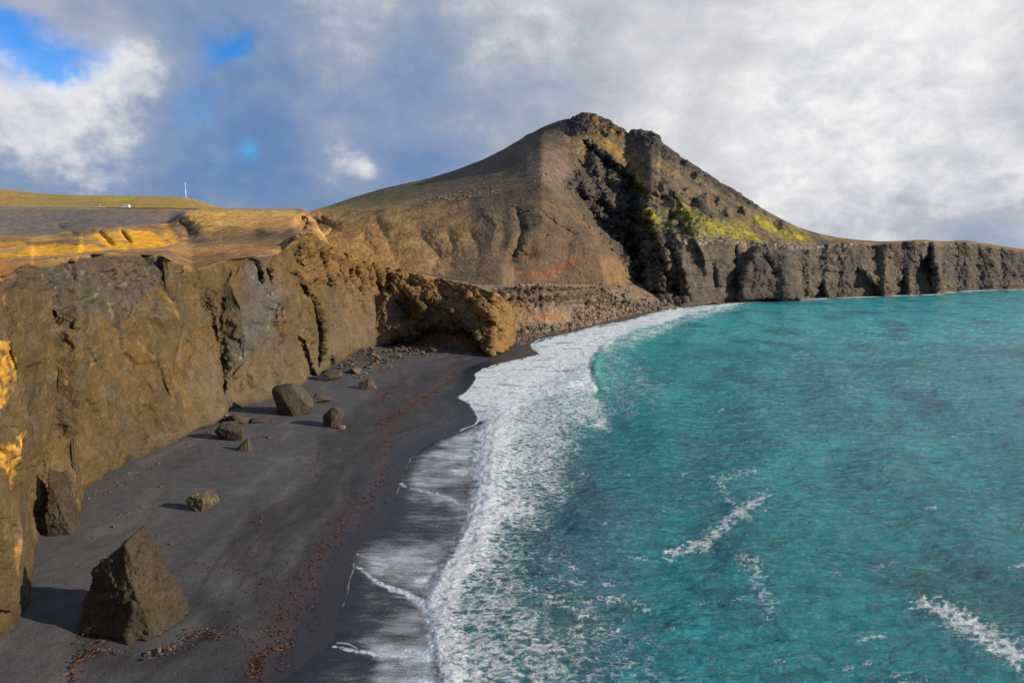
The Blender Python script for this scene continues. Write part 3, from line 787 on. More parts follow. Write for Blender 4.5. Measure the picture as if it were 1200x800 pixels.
dm_ = pmask(U, V, [(290, 812), (322, 760), (290, 700), (270, 660), (268, 640), (300, 600), (340, 590), (372, 560), (375, 520), (420, 480), (470, 445), (540, 425), (640, 400), (700, 500), (450, 812)], 9, jit)
dmp = np.maximum(dm_, sstep(22, 6, sd))
dmp = np.maximum(dmp, pmask(U, V, [(180, 555), (245, 538), (244, 545), (200, 560)], 5, jit) * .5)
C = blend(C, dmp * .85, damp)
C = blend(C, pmask(U, V, [(300, 640), (345, 620), (365, 660), (330, 700), (305, 690)], 7, jit) * sstep(-.2, .3, st) * .45, dry)
C = blend(C, sstep(.05, .45, st) * .45 * (1 - dmp * .5), srgb(108, 105, 104))
tl = fbm(np.stack([sd / 2.2 + 1.2 * fbm(P / 14., 3), P[..., 1] / 40, 0 * sd], -1), 3, off=44)
C = blend(C, sstep(.1, .35, tl) * sstep(34, 12, sd) * .5, srgb(50, 48, 50))
C = blend(C, sstep(.1, .35, -tl) * sstep(34, 12, sd) * sstep(3, 8, sd) * .3, srgb(88, 86, 88))
C = blend(C, sstep(.1, .5, fbm(np.stack([P[..., 0] / 12, P[..., 1] / 8, 0 * U], -1), 4, off=71)) * .35, srgb(74, 72, 74))
C = blend(C, np.exp(-((rb_ - 6.6) / 2.0) ** 2) * sstep(-.4, .3, st + .5) * .7, damp)
shw = sstep(9, 2.5, sd + .08 * jit)
C = blend(C, shw * .9, wetc)
C = blend(C, sstep(300, 420, P[..., 1]) * .6, srgb(104, 82, 74))
# thin reddish tint of crushed weed along the strand line
WEED = [[(300, 800), (312, 766), (333, 730), (350, 700), (367, 668), (383, 636), (410, 607), (430, 590), (440, 570), (449, 550), (452, 524), (458, 505)],
        [(478, 478), (495, 468), (513, 457), (527, 446), (534, 434)], [(440, 474), (452, 462), (462, 452), (470, 438)],
        [(294, 792), (305, 768), (318, 760), (340, 755)], [(81, 794), (92, 775), (108, 762)], [(214, 750), (240, 742), (284, 740)], [(372, 560), (374, 530), (376, 510)],
        [(300, 600), (302, 614), (308, 626)], [(500, 425), (530, 418), (552, 418)]]
tint = np.maximum.reduce([lmask(U, V, WEED[0], [16, 14, 12, 12, 11, 10, 9, 7, 6, 6, 6, 8], jitf * 1.5) * .5, lmask(U, V, WEED[1], 5, jitf) * .8, lmask(U, V, WEED[2], 4, jitf) * .5,
                          pmask(U, V, [(435, 505), (445, 480), (480, 478), (470, 505)], 6, jitf) * .4])
C = blend(C, tint * .38, srgb(104, 62, 44))
m, nt, b = new_mat('black_sand'); n = N(nt); p = n.pos()
g = n.noise(p, 4.0, 6, .7); g2 = n.noise(p, .5, 4, .6)
cc = n.new('ShaderNodeCombineColor'); k = n.math('MULTIPLY', n.map(g, .3, .7, .8, 1.2), n.map(g2, .3, .7, .85, 1.15))
for i in range(3): n.link(k, cc.inputs[i])
n.link(n.mix(1.0, n.attr('Col', 'Color'), cc.outputs[0], 'MULTIPLY'), b.inputs['Base Color'])
wet = n.attr('wet')
n.link(n.map(wet, 0, 1, .95, .24), b.inputs['Roughness'])
n.link(n.map(wet, 0, 1, .1, .5), b.inputs['Specular IOR Level'])
n.link(n.bump(n.math('ADD', g, n.math('MULTIPLY', g2, 1.5)), .10), b.inputs['Normal'])
M_sand = m
beach = grid_mesh('beach', P, M_sand, {'Col': C, 'wet': np.clip(shw + .25 * dmp, 0, 1)}, keep=(sd > -14) & (sd < 75)); tag(beach, kind='structure')

def ground(u, v):
    z = 1.5
    for _ in range(6):
        p_ = at_z(np.array([u], float), np.array([v], float), z)[0]
        z = float(beach_z(shore_sd(p_[:1], p_[1:2]))[0])
    return Vector((p_[0], p_[1], z))

# ================================================================== SEA
usw = axis(120, 320, 1212, 2600, 1.05, 1.06)
vsw = np.concatenate([[286.2, 287, 288, 290, 293, 297, 302, 308, 314, 320, 325, 329, 332], np.arange(334.2, 400, .55), axis(400, 400, 812, 1500, .95, 1.07)])
vsw = np.unique(np.round(vsw, 3))
U, V = uv_grid(usw, vsw)
P = at_z(U, V, 0.0)
X, Y = P[..., 0].copy(), P[..., 1].copy()
sd = shore_sd(X, Y)
off = sstep(2, 30, -sd)
px = Y / F                                           # metres per pixel there
def wave(sx, sy, ang, o, k=3):
    c, s = math.cos(ang), math.sin(ang)
    x = X * c + Y * s; y = -X * s + Y * c
    f = sstep(.9, 2.6, min(sx, sy) / px)             # drop what the mesh cannot carry
    return fbm(np.stack([x / sx, y / sy, 0 * x + o], -1), k) * f
zz = off * (.55 * wave(26, 11, .25, 1.3) + .42 * wave(8, 4.0, -.2, 7.1) + .26 * wave(3.2, 1.7, .15, 11.7) + .10 * wave(1.2, .8, -.1, 13.7, 2))
swl = np.sin(2 * np.pi * ((X * .93 + Y * -.30) / 26 + .55 * fbm(np.stack([X / 60, Y / 60, 0 * X + 61], -1), 3))) ; swl = np.where(swl > 0, swl ** 1.5 if False else np.abs(swl) ** 1.4, -np.abs(swl) ** .9)
zz += off * .38 * swl * (.45 + .9 * sstep(-.3, .4, fbm(np.stack([X / 45, Y / 45, 0 * X + 66], -1), 2)))
zz += .04 * wave(2.2, 2.0, 0, 3.3) * sstep(0, 3, -sd)
jit = fbm(np.stack([X / 9, Y / 11, 0 * U + 4], -1), 4)
jl = fbm(np.stack([U / 24, V / 16, 0 * U + 4], -1), 4) * 16
js = fbm(np.stack([U / 7, V / 5, 0 * U + 14], -1), 3) * 7
foam = np.zeros(U.shape)
def fmax(m): 
    global foam
    foam = np.maximum(foam, m)
BRK = [(516, 830), (518, 800), (514, 768), (505, 740), (500, 705), (522, 665), (543, 637), (556, 600), (560, 567), (563, 533), (566, 505), (575, 492)]
BW = [(600, 492), (606, 533), (612, 600), (618, 640), (606, 690), (598, 740), (588, 800), (585, 830)]
jm = fbm(np.stack([X / 2.6, Y / 3.4, 0 * U + 24], -1), 4)
ub = np.interp(V, [p_[1] for p_ in BRK[::-1]], [p_[0] for p_ in BRK[::-1]])
sb = U - ub - 4 + js * 1.4
inr = sstep(478, 500, V)
w2v = np.interp(V, [490, 520, 560, 600, 640, 680, 720, 760, 812, 900], [160, 160, 150, 125, 110, 150, 200, 240, 270, 290])
lvl = np.interp(V, [490, 560, 620, 700, 812], [.60, .54, .47, .47, .50])
prof = np.where(sb < 0, np.exp(-(sb / 30) ** 2), np.exp(-(sb / 28) ** 2)) * .42 + sstep(-24, 6, sb) * lvl * (1 - sstep(w2v * .45, w2v, sb + jl * 1.2))
fmax(inr * sstep(0, 30, sb) * (1 - sstep(w2v * .9, w2v * 1.45, sb + jl * 2)) * (.30 + .30 * jm + .22 * jit) * sstep(600, 660, V))
fmax(inr * np.clip(prof + (prof > .1) * (.20 * jit + .16 * jm), 0, 1))
UP = [(560, 494), (556, 484), (551, 474), (537, 465), (553, 453), (558, 437), (567, 432), (593, 424), (633, 415), (621, 404), (650, 394), (690, 384), (737, 375), (752, 370), (784, 362), (820, 358), (870, 353.6), (870, 357),
      (830, 364), (800, 371), (776, 380), (750, 387), (722, 398), (700, 416), (690, 440), (688, 458), (664, 462), (640, 466), (612, 478), (596, 494)]
fmax(pmask(U, V, UP, 3.5, js * .6) * (.86 + .20 * jit + .12 * jm) * (1 - .55 * sstep(0, .45, fbm(np.stack([X / 14 + Y / 40, Y / 3.4 + .4 * jit, 0 * U + 33], -1), 4))))
fmax(pmask(U, V, [(575, 462), (700, 440), (712, 500), (600, 510)], 16, jl * 1.3) * (.58 + .22 * jit + .14 * jm))
fmax(pmask(U, V, [(690, 400), (730, 398), (790, 440), (780, 480), (712, 500), (690, 460)], 20, jl * 1.4) * (.30 + .3 * jm + .2 * jit))
fmax(pmask(U, V, [(700, 384), (800, 360), (880, 354), (880, 360), (810, 378), (760, 400), (700, 420)], 7, jl * .4) * (.45 + .3 * jm + .3 * jit))
fmax(lmask(U, V, [(690, 420), (686, 432), (690, 446), (697, 455)], 4, js * .3) * .97)
# swash film between the waterline and the breaker
SW = [(333, 797), (397, 733), (414, 666), (420, 634), (456, 607), (470, 560), (482, 536), (513, 514), (560, 494), (570, 500), (556, 600), (520, 665), (500, 700), (512, 760), (516, 830), (300, 830)]
sw = pmask(U, V, SW, 4, js * .5)
sw = np.maximum(sw, sstep(4, 0, -sd) * (V > 480)); swC = sw * (1 - sstep(0, 34, sb)); sw *= 1 - sstep(-16, 14, U - np.interp(V, [p_[1] for p_ in BRK[::-1]], [p_[0] for p_ in BRK[::-1]]) + js * 1.6) * (V > 488)
streak = fbm(np.stack([X / 7.0 + Y * .02, Y / 1.6, 0 * U], -1), 4, off=9)
lobes = fbm(np.stack([X / 9 + .5 * jit, Y / 5.5, 0 * U + 51], -1), 3)
swd = sw * (.33 + .20 * streak + .34 * lobes + .16 * jit + .22 * np.exp(-np.clip(seg_dist(U, V, BRK) / 30, 0, 5)))
swd *= .35 + .65 * sstep(.2, 3.5, -sd + .8 * jm)
swd += sw * .22 * pmask(U, V, [(475, 545), (520, 515), (560, 498), (556, 560), (500, 590), (470, 580)], 14)
swd += sw * .25 * pmask(U, V, [(415, 640), (470, 640), (520, 650), (500, 690), (440, 680), (414, 664)], 10)
swd += sw * .35 * pmask(U, V, [(440, 760), (515, 752), (518, 812), (440, 800)], 12)
foam = np.maximum(foam * (1 - .0 * sw), swd * (sw > .02))
foam = np.maximum(foam, 0)
fmax(lmask(U, V, [(414, 661), (426, 668), (440, 681), (458, 689), (474, 694), (492, 705), (505, 718)], [1.6, 2.2, 3.4, 4, 6, 9, 10], js * .6) * .88)
fmax(lmask(U, V, [(420, 650), (440, 656), (470, 676)], [3, 6, 8], js * .5) * .66)
fmax(lmask(U, V, [(387, 757), (402, 759), (418, 763), (440, 766), (470, 768), (495, 764), (514, 752)], [1.4, 1.6, 2.4, 3.6, 7, 12, 16], js * .6) * .85)
fmax(lmask(U, V, [(395, 753), (408, 754), (418, 759)], 1.3) * .85)
fmax(lmask(U, V, [(467, 566), (480, 572), (500, 576), (520, 582), (536, 588)], [1.2, 1.6, 3, 4, 5], js * .6) * .74)

edge = np.exp(-((-sd - .12) / .16) ** 2) * (sd < .3)
fmax(edge * .62 * sstep(.05, .45, jit + .5 * jm) * (V > 500)); fmax(np.exp(-((-sd - .3) / .35) ** 2) * .95 * (V <= 505) * (V > 380))
# far shore lines
fmax(np.exp(-((-sd - 3) / 4.5) ** 2) * .9 * (U > 860) * sstep(-.35, .0, fbm(np.stack([X / 25, 0 * X, 0 * X], -1), 2)))
# whitecaps offshore
fmax(lmask(U, V, [(778, 648), (800, 640), (828, 633), (842, 621), (856, 608), (872, 596), (900, 580)], [4, 7, 11, 12, 9, 7, 4], js * 2) * .60)
fmax(lmask(U, V, [(1080, 705), (1105, 715), (1130, 730), (1165, 752), (1205, 776)], [9, 14, 18, 20, 20], js * 2.5) * .64)
fmax(lmask(U, V, [(870, 655), (885, 670), (893, 700), (905, 715)], [9, 12, 12, 9], js * 2.5) * .46)
fmax(lmask(U, V, [(688, 705), (705, 700), (730, 698), (752, 702), (760, 706)], [4, 4, 4, 3, 2], js * 1.6) * .5)
fmax(lmask(U, V, [(610, 690), (640, 700), (670, 712), (684, 722), (670, 740)], [7, 7, 6, 5, 4], js * 2) * .5)
fmax(lmask(U, V, [(880, 610), (835, 560), (880, 555)], 5, js * 2) * .42)
rnd = np.random.default_rng(11)
for k in range(60):
    u0 = rnd.uniform(620, 1200); v0_ = 385 + 430 * rnd.uniform(0, 1) ** .8
    L = rnd.uniform(5, 22) * (v0_ - 280) / 300; s_ = rnd.uniform(-.35, .05)
    fmax(lmask(U, V, [(u0, v0_), (u0 + L * .5, v0_ + L * .5 * s_ + rnd.uniform(-2, 2)), (u0 + L, v0_ + L * s_)], rnd.uniform(1.0, 2.4) * (v0_ - 250) / 300, js) * rnd.uniform(.3, .52))
bgl = fbm(np.stack([X / 16, Y / 20, 0 * U + 8], -1), 4)
fmax(off * sstep(.0, .5, bgl) * .24 * sstep(900, 600, U))
foam = np.clip(foam, 0, 1)
# height of the breakers
zz += .32 * lmask(U, V, [(a + 18, b_) for a, b_ in BRK], 16, js * .8) * np.clip(px / .14, .6, 1.6)
zz += .8 * lmask(U, V, [(722, 396), (708, 408), (701, 420), (698, 432), (703, 446), (716, 456)], [3, 4, 6, 6, 5, 3], js * .2, False, True)
zz += sstep(.5, .9, foam) * sstep(1, 6, -sd) * (.13 * sstep(.24, .14, px) * fbm(np.stack([X / .9, Y / .9, 0 * X + 2], -1), 3) + .30 * fbm(np.stack([X / 2.6, Y / 2.6, 0 * X + 2], -1), 2))
base = np.where(sd > 0, -beach_z(sd) * .0 + .015, .015 + .0 * sd)
P = at_z(U, V, 0.0); P[..., 2] = base + zz * sstep(-.5, -6, sd)
# body colour of the water
far_c = srgb(54, 174, 180); mid_c = srgb(30, 130, 138); slate = srgb(62, 104, 116); deep = srgb(14, 104, 110); sandw = srgb(42, 45, 56); turq = srgb(70, 190, 180)
C = np.broadcast_to(mid_c, P.shape).copy()
C = blend(C, sstep(190, 420, Y) * .9, far_c)
C = blend(C, sstep(540, 330, V) * sstep(1000, 820, U) * .4, turq * .8)
big = fbm(np.stack([X / 22, Y / 34, 0 * X + 1], -1), 4)
C = blend(C, sstep(-.05, .4, big) * .75, deep)
C = blend(C, sstep(.05, .5, fbm(np.stack([X / 40, Y / 60, 0 * X + 77], -1), 4)) * .45, turq * .8)
C = blend(C, pmask(U, V, [(580, 500), (700, 520), (745, 590), (760, 660), (740, 760), (700, 812), (560, 812), (560, 500)], 40, jl * 2) * .8, slate)
C = blend(C, sstep(26, 6, -sd) * .5, slate * 1.05)
C = blend(C, np.maximum(sw, swC), sandw)
C = blend(C, sstep(2.5, .3, -sd) * (V > 500), srgb(40, 40, 44))
C = blend(C, lmask(U, V, [(702, 412), (700, 424), (699, 436), (704, 448)], [3, 5, 5, 3]) * .8, turq)
C = blend(C, sstep(.4, .9, foam) * .35 * (1 - sw), srgb(110, 170, 175))

m, nt, b = new_mat('sea_water'); n = N(nt); p = n.pos()
fm = n.attr('foam'); swa = n.attr('swash')
# warped web of foam
wv = n.noise(p, .55, 3, .6, out='Color')
pw = n.vmath('ADD', p, n.vmath('SCALE', n.vmath('SUBTRACT', wv, (.5, .5, .5)), None, 2.6))
def scaled(vec, s3):
    return n.vmath('MULTIPLY', vec, s3)
pw2 = scaled(pw, (.8, 1.25, 1))
e1 = n.vor(pw2, .62, 'DISTANCE_TO_EDGE'); e2 = n.vor(pw2, 1.7, 'DISTANCE_TO_EDGE')
w1 = n.map(e1, 0, .34, 1, 0); w2_ = n.map(e2, 0, .4, 1, 0)
fn = n.noise(scaled(p, (.7, 1.4, 1)), 1.1, 8, .68, .6); ff = n.noise(p, 7.0, 3, .7)
pat = n.math('ADD', n.math('MULTIPLY', w1, .40), n.math('MULTIPLY', w2_, .20))
pat = n.math('ADD', pat, n.math('MULTIPLY', n.map(fn, .28, .72, 0, 1), .48))
pat = n.math('ADD', pat, n.math('MULTIPLY', n.math('SUBTRACT', ff, .5), .20))
# streaks in the thin film, drawn out along the run of the water
st1 = n.noise(scaled(p, (.35, 1.3, 1)), .8, 7, .72, .8); st2 = n.noise(scaled(p, (1.2, 4.0, 1)), 1.7, 5, .8, .3); sp = n.noise(scaled(p, (1, 1.6, 1)), 9.0, 3, .8)
pats = n.math('ADD', n.math('MULTIPLY', n.map(st1, .3, .7, 0, 1), .34), n.math('ADD', n.math('MULTIPLY', n.map(st2, .3, .7, 0, 1), .20), n.math('MULTIPLY', n.map(sp, .3, .7, 0, 1), .58)))
patm = n.math('ADD', n.math('MULTIPLY', pat, n.math('SUBTRACT', 1.0, swa)), n.math('MULTIPLY', pats, swa))
thr = n.math('SUBTRACT', 1.0, fm)
thr = n.math('MULTIPLY', thr, 1.02)
dlt = n.math('SUBTRACT', patm, thr)
fa = n.math('ADD', n.math('MULTIPLY', n.map(dlt, -.10, .42, 0, 1, True), n.math('SUBTRACT', 1.0, swa)), n.math('MULTIPLY', n.map(dlt, -.16, .42, 0, 1, True), swa))
fa = n.math('MULTIPLY', fa, n.map(fm, .02, .12, 0, 1))
fa = n.math('MULTIPLY', fa, n.map(swa, 0, 1, 1.0, .85))
# small wind chop: its light and dark facets are painted into the body colour
ch = n.noise(scaled(p, (.35, 1.0, 1)), .55, 7, .66, .5)
chc = n.new('ShaderNodeCombineColor'); kk = n.map(ch, .3, .7, .55, 1.5)
for i in range(3): n.link(kk, chc.inputs[i])
body = n.mix(1.0, n.attr('Col', 'Color'), chc.outputs[0], 'MULTIPLY')
fl = n.noise(scaled(pw, (.55, 1.5, 1)), .9, 7, .7, .6)  # pale flecks, painted highlights on the wave facets
body = n.mix(n.math('MULTIPLY', n.math('MULTIPLY', n.map(fl, .52, .74), .55), n.math('SUBTRACT', 1.0, swa)), body, V4(srgb(146, 198, 198)))
fcol = n.mix(n.map(fn, .3, .7, 0, 1), (.70, .76, .80, 1), (.90, .91, .91, 1))
fcol = n.mix(n.math('MULTIPLY', swa, .8), fcol, (.70, .78, .92, 1))
n.link(n.mix(fa, body, fcol), b.inputs['Base Color'])
n.link(n.map(fa, 0, 1, .16, .85), b.inputs['Roughness'])
b.inputs['IOR'].default_value = 1.33
n.link(n.map(fa, 0, .6, .5, .1), b.inputs['Specular IOR Level'])
h = n.math('ADD', n.math('MULTIPLY', ch, .9), n.math('MULTIPLY', n.noise(scaled(p, (.6, 1.2, 1)), 2.2, 5, .65, .4), .38))
calm = n.map(swa, 0, 1, 1, .12)
h = n.math('MULTIPLY', h, calm)
h = n.math('ADD', h, n.math('MULTIPLY', fa, n.math('ADD', .06, n.math('MULTIPLY', fn, .14))))
n.link(n.bump(h, 1.5), b.inputs['Normal'])
M_sea = m
sea = grid_mesh('water', P, M_sea, {'Col': C, 'foam': foam, 'swash': sw}, keep=(sd < 3)); tag(sea, kind='structure')
# ================================================================== ROCKS
import bmesh
def plain_mat(name, c, rough=.6, metal=0.0, emit=None):
    m, nt, b = new_mat(name); n = N(nt)
    k = n.map(n.noise(n.obj(), 3.0, 4, .6), .3, .7, .88, 1.1)
    cc = n.new('ShaderNodeCombineColor')
    for i in range(3): n.link(k, cc.inputs[i])
    n.link(n.mix(1.0, V4(c), cc.outputs[0], 'MULTIPLY'), b.inputs['Base Color'])
    b.inputs['Roughness'].default_value = rough; b.inputs['Metallic'].default_value = metal
    return m

def boulder_mat(name, c1, c2, scale, bump, pale=None):
    m, nt, b = new_mat(name); n = N(nt); p = n.obj()
    a = n.noise(p, scale, 7, .65); a2 = n.noise(p, scale * 6, 4, .7); v = n.vor(p, scale * 3.5)
    c = n.mix(n.map(a, .35, .65), V4(c1), V4(c2))
    if pale is not None:
        c = n.mix(n.map(a2, .58, .72, 0, .55), c, V4(pale))
    cc = n.new('ShaderNodeCombineColor'); k = n.map(a2, .3, .7, .7, 1.3)
    for i in range(3): n.link(k, cc.inputs[i])
    n.link(n.mix(1.0, c, cc.outputs[0], 'MULTIPLY'), b.inputs['Base Color'])
    b.inputs['Roughness'].default_value = .92; b.inputs['Specular IOR Level'].default_value = .25
    n.link(n.bump(n.math('ADD', n.math('ADD', a, n.math('MULTIPLY', a2, .35)), n.math('MULTIPLY', v, -.15)), bump), b.inputs['Normal'])
    return m

def ico(sub):
    bm = bmesh.new(); bmesh.ops.create_icosphere(bm, subdivisions=sub, radius=1)
    v = np.array([x.co[:] for x in bm.verts]); f = np.array([[w_.index for w_ in x.verts] for x in bm.faces]); bm.free()
    return v, f
ICO = {k: ico(k) for k in (3, 4, 5, 6)}

def rock_verts(seed, sub=4, planes=None, ncut=12, cut=(.55, .85), rough=.06, dims=(1, 1, 1)):
    r = np.random.default_rng(seed)
    v, f = ICO[sub]; v = v.copy()
    if planes is None:
        n_ = r.normal(size=(ncut, 3)); n_ /= np.linalg.norm(n_, axis=1)[:, None]
        planes = [(a, r.uniform(*cut)) for a in n_]
    rad = np.full(len(v), 1.35)
    for a, d in planes:
        a = np.asarray(a, float); a = a / np.linalg.norm(a)
        s = v @ a
        rad = np.minimum(rad, np.where(s > .02, d / np.maximum(s, .02), 9))
    v = v * rad[:, None]
    v = v * np.asarray(dims)
    nn = v / (np.linalg.norm(v, axis=1)[:, None] + 1e-9)
    sc = np.mean(dims)
    v = v + nn * (sc * rough * .6 * fbm(v / sc * 9 + seed, 4))[:, None]
    v = v + nn * (sc * rough * (fbm(v / sc * 1.6 + seed, 5) * 1.0 + .55 * fbm(v / sc * 4 + seed, 4, ridged=True)))[:, None]
    return v, f

M_b1 = boulder_mat('boulder_tuff', srgb(66, 57, 46), srgb(92, 79, 62), .35, 1.6)
M_b2 = boulder_mat('boulder_dark', srgb(66, 60, 54), srgb(92, 80, 64), .6, .5)
M_b3 = boulder_mat('boulder_cracked', srgb(70, 64, 54), srgb(128, 116, 92), .9, .5, pale=srgb(196, 184, 150))
M_b4 = boulder_mat('rubble_stone', srgb(92, 84, 74), srgb(140, 124, 102), .5, .35)
M_b5 = boulder_mat('rubble_stone_dark', srgb(74, 66, 58), srgb(112, 94, 72), .5, .35)

def put_rock(name, u, v, dims, mat, label, cat='boulder', seed=1, sub=5, planes=None, rot=0, sink=.15, rough=.06, group=None, tilt=(0, 0), **kw):
    vv, ff = rock_verts(seed, sub, planes, dims=dims, rough=rough, **kw)
    R_ = np.array((Matrix.Rotation(rot, 3, 'Z') @ Matrix.Rotation(tilt[0], 3, 'X') @ Matrix.Rotation(tilt[1], 3, 'Y')))
    vv = vv @ R_.T
    zmin = vv[:, 2].min(); h = vv[:, 2].max() - zmin
    g = ground(u, v)
    o = mesh_np(name, vv, ff, mat)
    o.location = (g.x, g.y, g.z - zmin - sink * h)
    tag(o, label, cat, group)
    return o

# the great pyramid boulder: steep slabs meeting at a peak, an edge running down towards us
Zb = -.62
big = put_rock('boulder', 163, 727, (6.6, 6.0, 7.2), M_b1, 'huge dark pyramid shaped boulder standing on the black sand close to the cliff', seed=4, sub=6,
               planes=[((-.34, -.90, .27), .46), ((.93, -.18, .37), .40), ((.60, .68, .36), .50), ((-.66, .12, .74), .60), ((-.72, .45, .35), .62), ((-.05, .88, .45), .55), ((-.97, -.12, .05), .78), ((-.1, -.2, .97), .93), ((.30, -.9, .1), .68), ((-.78, -.5, .35), .66), ((.72, -.6, .25), .62), ((0, 0, -1), .62)], rough=.13, sink=.05)
put_rock('boulder', 240, 597, (2.3, 1.5, 1.75), M_b3, 'pale cracked boulder lying alone in the middle of the sand', seed=21, planes=None, ncut=9, cut=(.5, .8), sink=.12, rough=.10, rot=.3, tilt=(0, .5))
put_rock('boulder', 288, 527, (2.2, 1.6, 2.5), M_b2, 'small triangular boulder with a thin pointed tail on the sand', seed=5, sub=5, planes=[((-.62, -.2, .62), .32), ((.95, -.1, .15), .42), ((.1, -.8, .4), .45), ((.1, .8, .4), .5), ((0, 0, -1), .4)], sink=.08)
put_rock('boulder', 269, 514, (3.4, 2.4, 2.2), M_b2, 'blocky brown boulder just behind the small triangular one', seed=8, ncut=10, cut=(.6, .85), sink=.18)
put_rock('boulder', 278, 494, (2.6, 2.0, 1.6), M_b2, 'low rounded boulder tucked against the foot of the cliff crack', seed=31, ncut=14, cut=(.7, .9), sink=.3)
put_rock('boulder', 306, 495, (1.9, 1.3, 1.0), M_b2, 'flat small boulder half buried between the cliff foot and the open sand', seed=33, ncut=14, sink=.4)
put_rock('boulder', 345, 483, (5.9, 4.2, 4.2), M_b2, 'large rounded brown boulder in front of the cliff foot', seed=12, ncut=16, cut=(.68, .92), sink=.2, rough=.05)
put_rock('boulder', 375, 471, (2.3, 1.6, 1.4), M_b2, 'low dark boulder behind and right of the large rounded one', seed=14, ncut=10, sink=.25)
put_rock('boulder', 392, 499, (2.5, 2.3, 3.0), M_b2, 'dark upright boulder with a domed top out on the sand', seed=17, ncut=12, cut=(.6, .9), sink=.12)
put_rock('boulder', 401, 502, (1.1, .8, .55), M_b4, 'tiny rock lying at the right foot of the dark domed boulder', cat='rock', seed=18, sub=4, sink=.2)
put_rock('boulder', 315, 513, (.8, .6, .45), M_b5, 'tiny dark rock alone on the sand below the large rounded boulder', cat='rock', seed=19, sub=4, sink=.3)
put_rock('boulder', 388, 445, (4.4, 2.6, 1.6), M_b2, 'flat brown slab lying against the cliff foot before the rubble heap', seed=41, ncut=10, sink=.25)
put_rock('boulder', 431, 455, (2.9, 2.0, 1.5), M_b5, 'dark low boulder in front of the rubble heap', seed=44, ncut=11, sink=.2)
put_rock('boulder', 414, 437, (3.2, 2.0, 1.3), M_b5, 'long dark rock lying along the front of the rubble heap', seed=45, ncut=11, sink=.25)
# slab leaning on the crack
vv, ff = rock_verts(52, 4, None, dims=(.55, .7, 4.2), rough=.06, ncut=9)
o = mesh_np('leaning_slab', vv, ff, M_b5); g = ground(268, 492); o.location = (g.x - .5, g.y, g.z + 1.0); o.rotation_euler = (0, math.radians(-52), .2)
tag(o, 'narrow dark slab leaning from the sand onto the cliff crack', 'rock slab')
# pillar standing off the foreground cliff
put_rock('rock_pillar', 72, 622, (2.1, 2.2, 5.4), M_b1, 'tall brown rock pillar leaning on the cliff behind the huge boulder', cat='rock pillar', seed=61, sub=5, rough=.17,
         planes=[((.55, -.3, .42), .62), ((-.7, -.35, .25), .62), ((.2, -.9, .2), .62), ((.9, .3, .2), .75), ((-.5, .6, .5), .7), ((0, 0, -1), .75)], sink=.12, tilt=(0, -.05))

# --- rubble: a few shapes, copied
protos = [[], []]
for k in range(10):
    vv, ff = rock_verts(100 + k, 3, None, dims=(1, rng.uniform(.6, .9), rng.uniform(.5, .85)), ncut=11, cut=(.5, .85), rough=.05)
    for j, mt in enumerate((M_b4, M_b5)):
        me = bpy.data.meshes.new('stone'); me.from_pydata(vv.tolist(), [], ff.tolist()); me.materials.append(mt)
        protos[j].append(me)
    protos.append((vv, ff))
PV = [x for x in protos if isinstance(x, tuple)]
nrock = 0
def stone(p_, s, j, label, group, name='rock'):
    global nrock
    me = protos[j][int(rng.integers(0, 10))]
    o = bpy.data.objects.new(name, me); col.objects.link(o)
    o.location = (p_[0], p_[1], p_[2]); o.scale = (s, s * rng.uniform(.8, 1.1), s * rng.uniform(.75, 1.1))
    o.rotation_euler = (rng.uniform(-.5, .5), rng.uniform(-.5, .5), rng.uniform(0, 6.3))
    tag(o, label, 'rock', group); nrock += 1
def in_poly(poly_, nmax):
    a = np.array(poly_, float); r = []
    while len(r) < nmax:
        u_ = rng.uniform(a[:, 0].min(), a[:, 0].max()); v_ = rng.uniform(a[:, 1].min(), a[:, 1].max())
        if inside(np.array([u_]), np.array([v_]), a)[0]: r.append((u_, v_))
    return r
HEAP = [(396, 432), (412, 420), (430, 412), (470, 407), (505, 408), (520, 413), (500, 416), (462, 421), (450, 428), (436, 434), (420, 436)]
big_h = in_poly(HEAP, 75)
heap_label = 'dark angular rock in the heap at the foot of the cave cliff'
for u_, v_ in big_h:
    g = ground(u_, v_); s = rng.uniform(.7, 1.0) * (1.9 if rng.random() < .2 else 1.1)
    stone((g.x, g.y, g.z + s * .35 + rng.uniform(0, .9)), s, 1, heap_label, 'rocks heaped below the cave cliff')
# talus under the shelf
Psh = P_sh = None
tal = ((SH_U > 596) & (SH_U < 775) & (SH_ROW >= 5) & (SH_ROW < np.where(SH_U > 690, np.where(SH_U > 702, 96, 84), np.where(SH_U > 672, 34, 13))))
tal_pts = SH_P[tal]
tal_label = 'pale grey angular rock in the rubble slope below the rock shelf'
sel = rng.integers(0, len(tal_pts), 215)
for q_ in tal_pts[sel]:
    s = rng.uniform(1.1, 1.9) * (1.5 if rng.random() < .15 else 1)
    stone((q_[0], q_[1] - .4, q_[2] + s * .25), s, 0, tal_label, 'rocks in the rubble slope below the rock shelf')
def stuff_rocks(name, pts, sizes, mat):
    VV, FF, base = [], [], 0
    for q_, s in zip(pts, sizes):
        v_, f_ = PV[int(rng.integers(0, 10))]
        a = rng.uniform(0, 6.3); ca, sa = math.cos(a), math.sin(a)
        w_ = v_ * s; w_ = np.stack([w_[:, 0] * ca - w_[:, 1] * sa, w_[:, 0] * sa + w_[:, 1] * ca, w_[:, 2] * rng.uniform(.7, 1.2)], 1) + q_
        VV.append(w_); FF.append(f_ + base); base += len(v_)
    o = mesh_np(name, np.concatenate(VV), np.concatenate(FF), mat, smooth=False)
    tag(o, kind='stuff'); return o
sel = rng.integers(0, len(tal_pts), 900)
st_pts = [q_ + np.array([0, -.3, .1]) for q_ in tal_pts[sel]]; st_s = list(rng.uniform(.35, 1.0, 900))
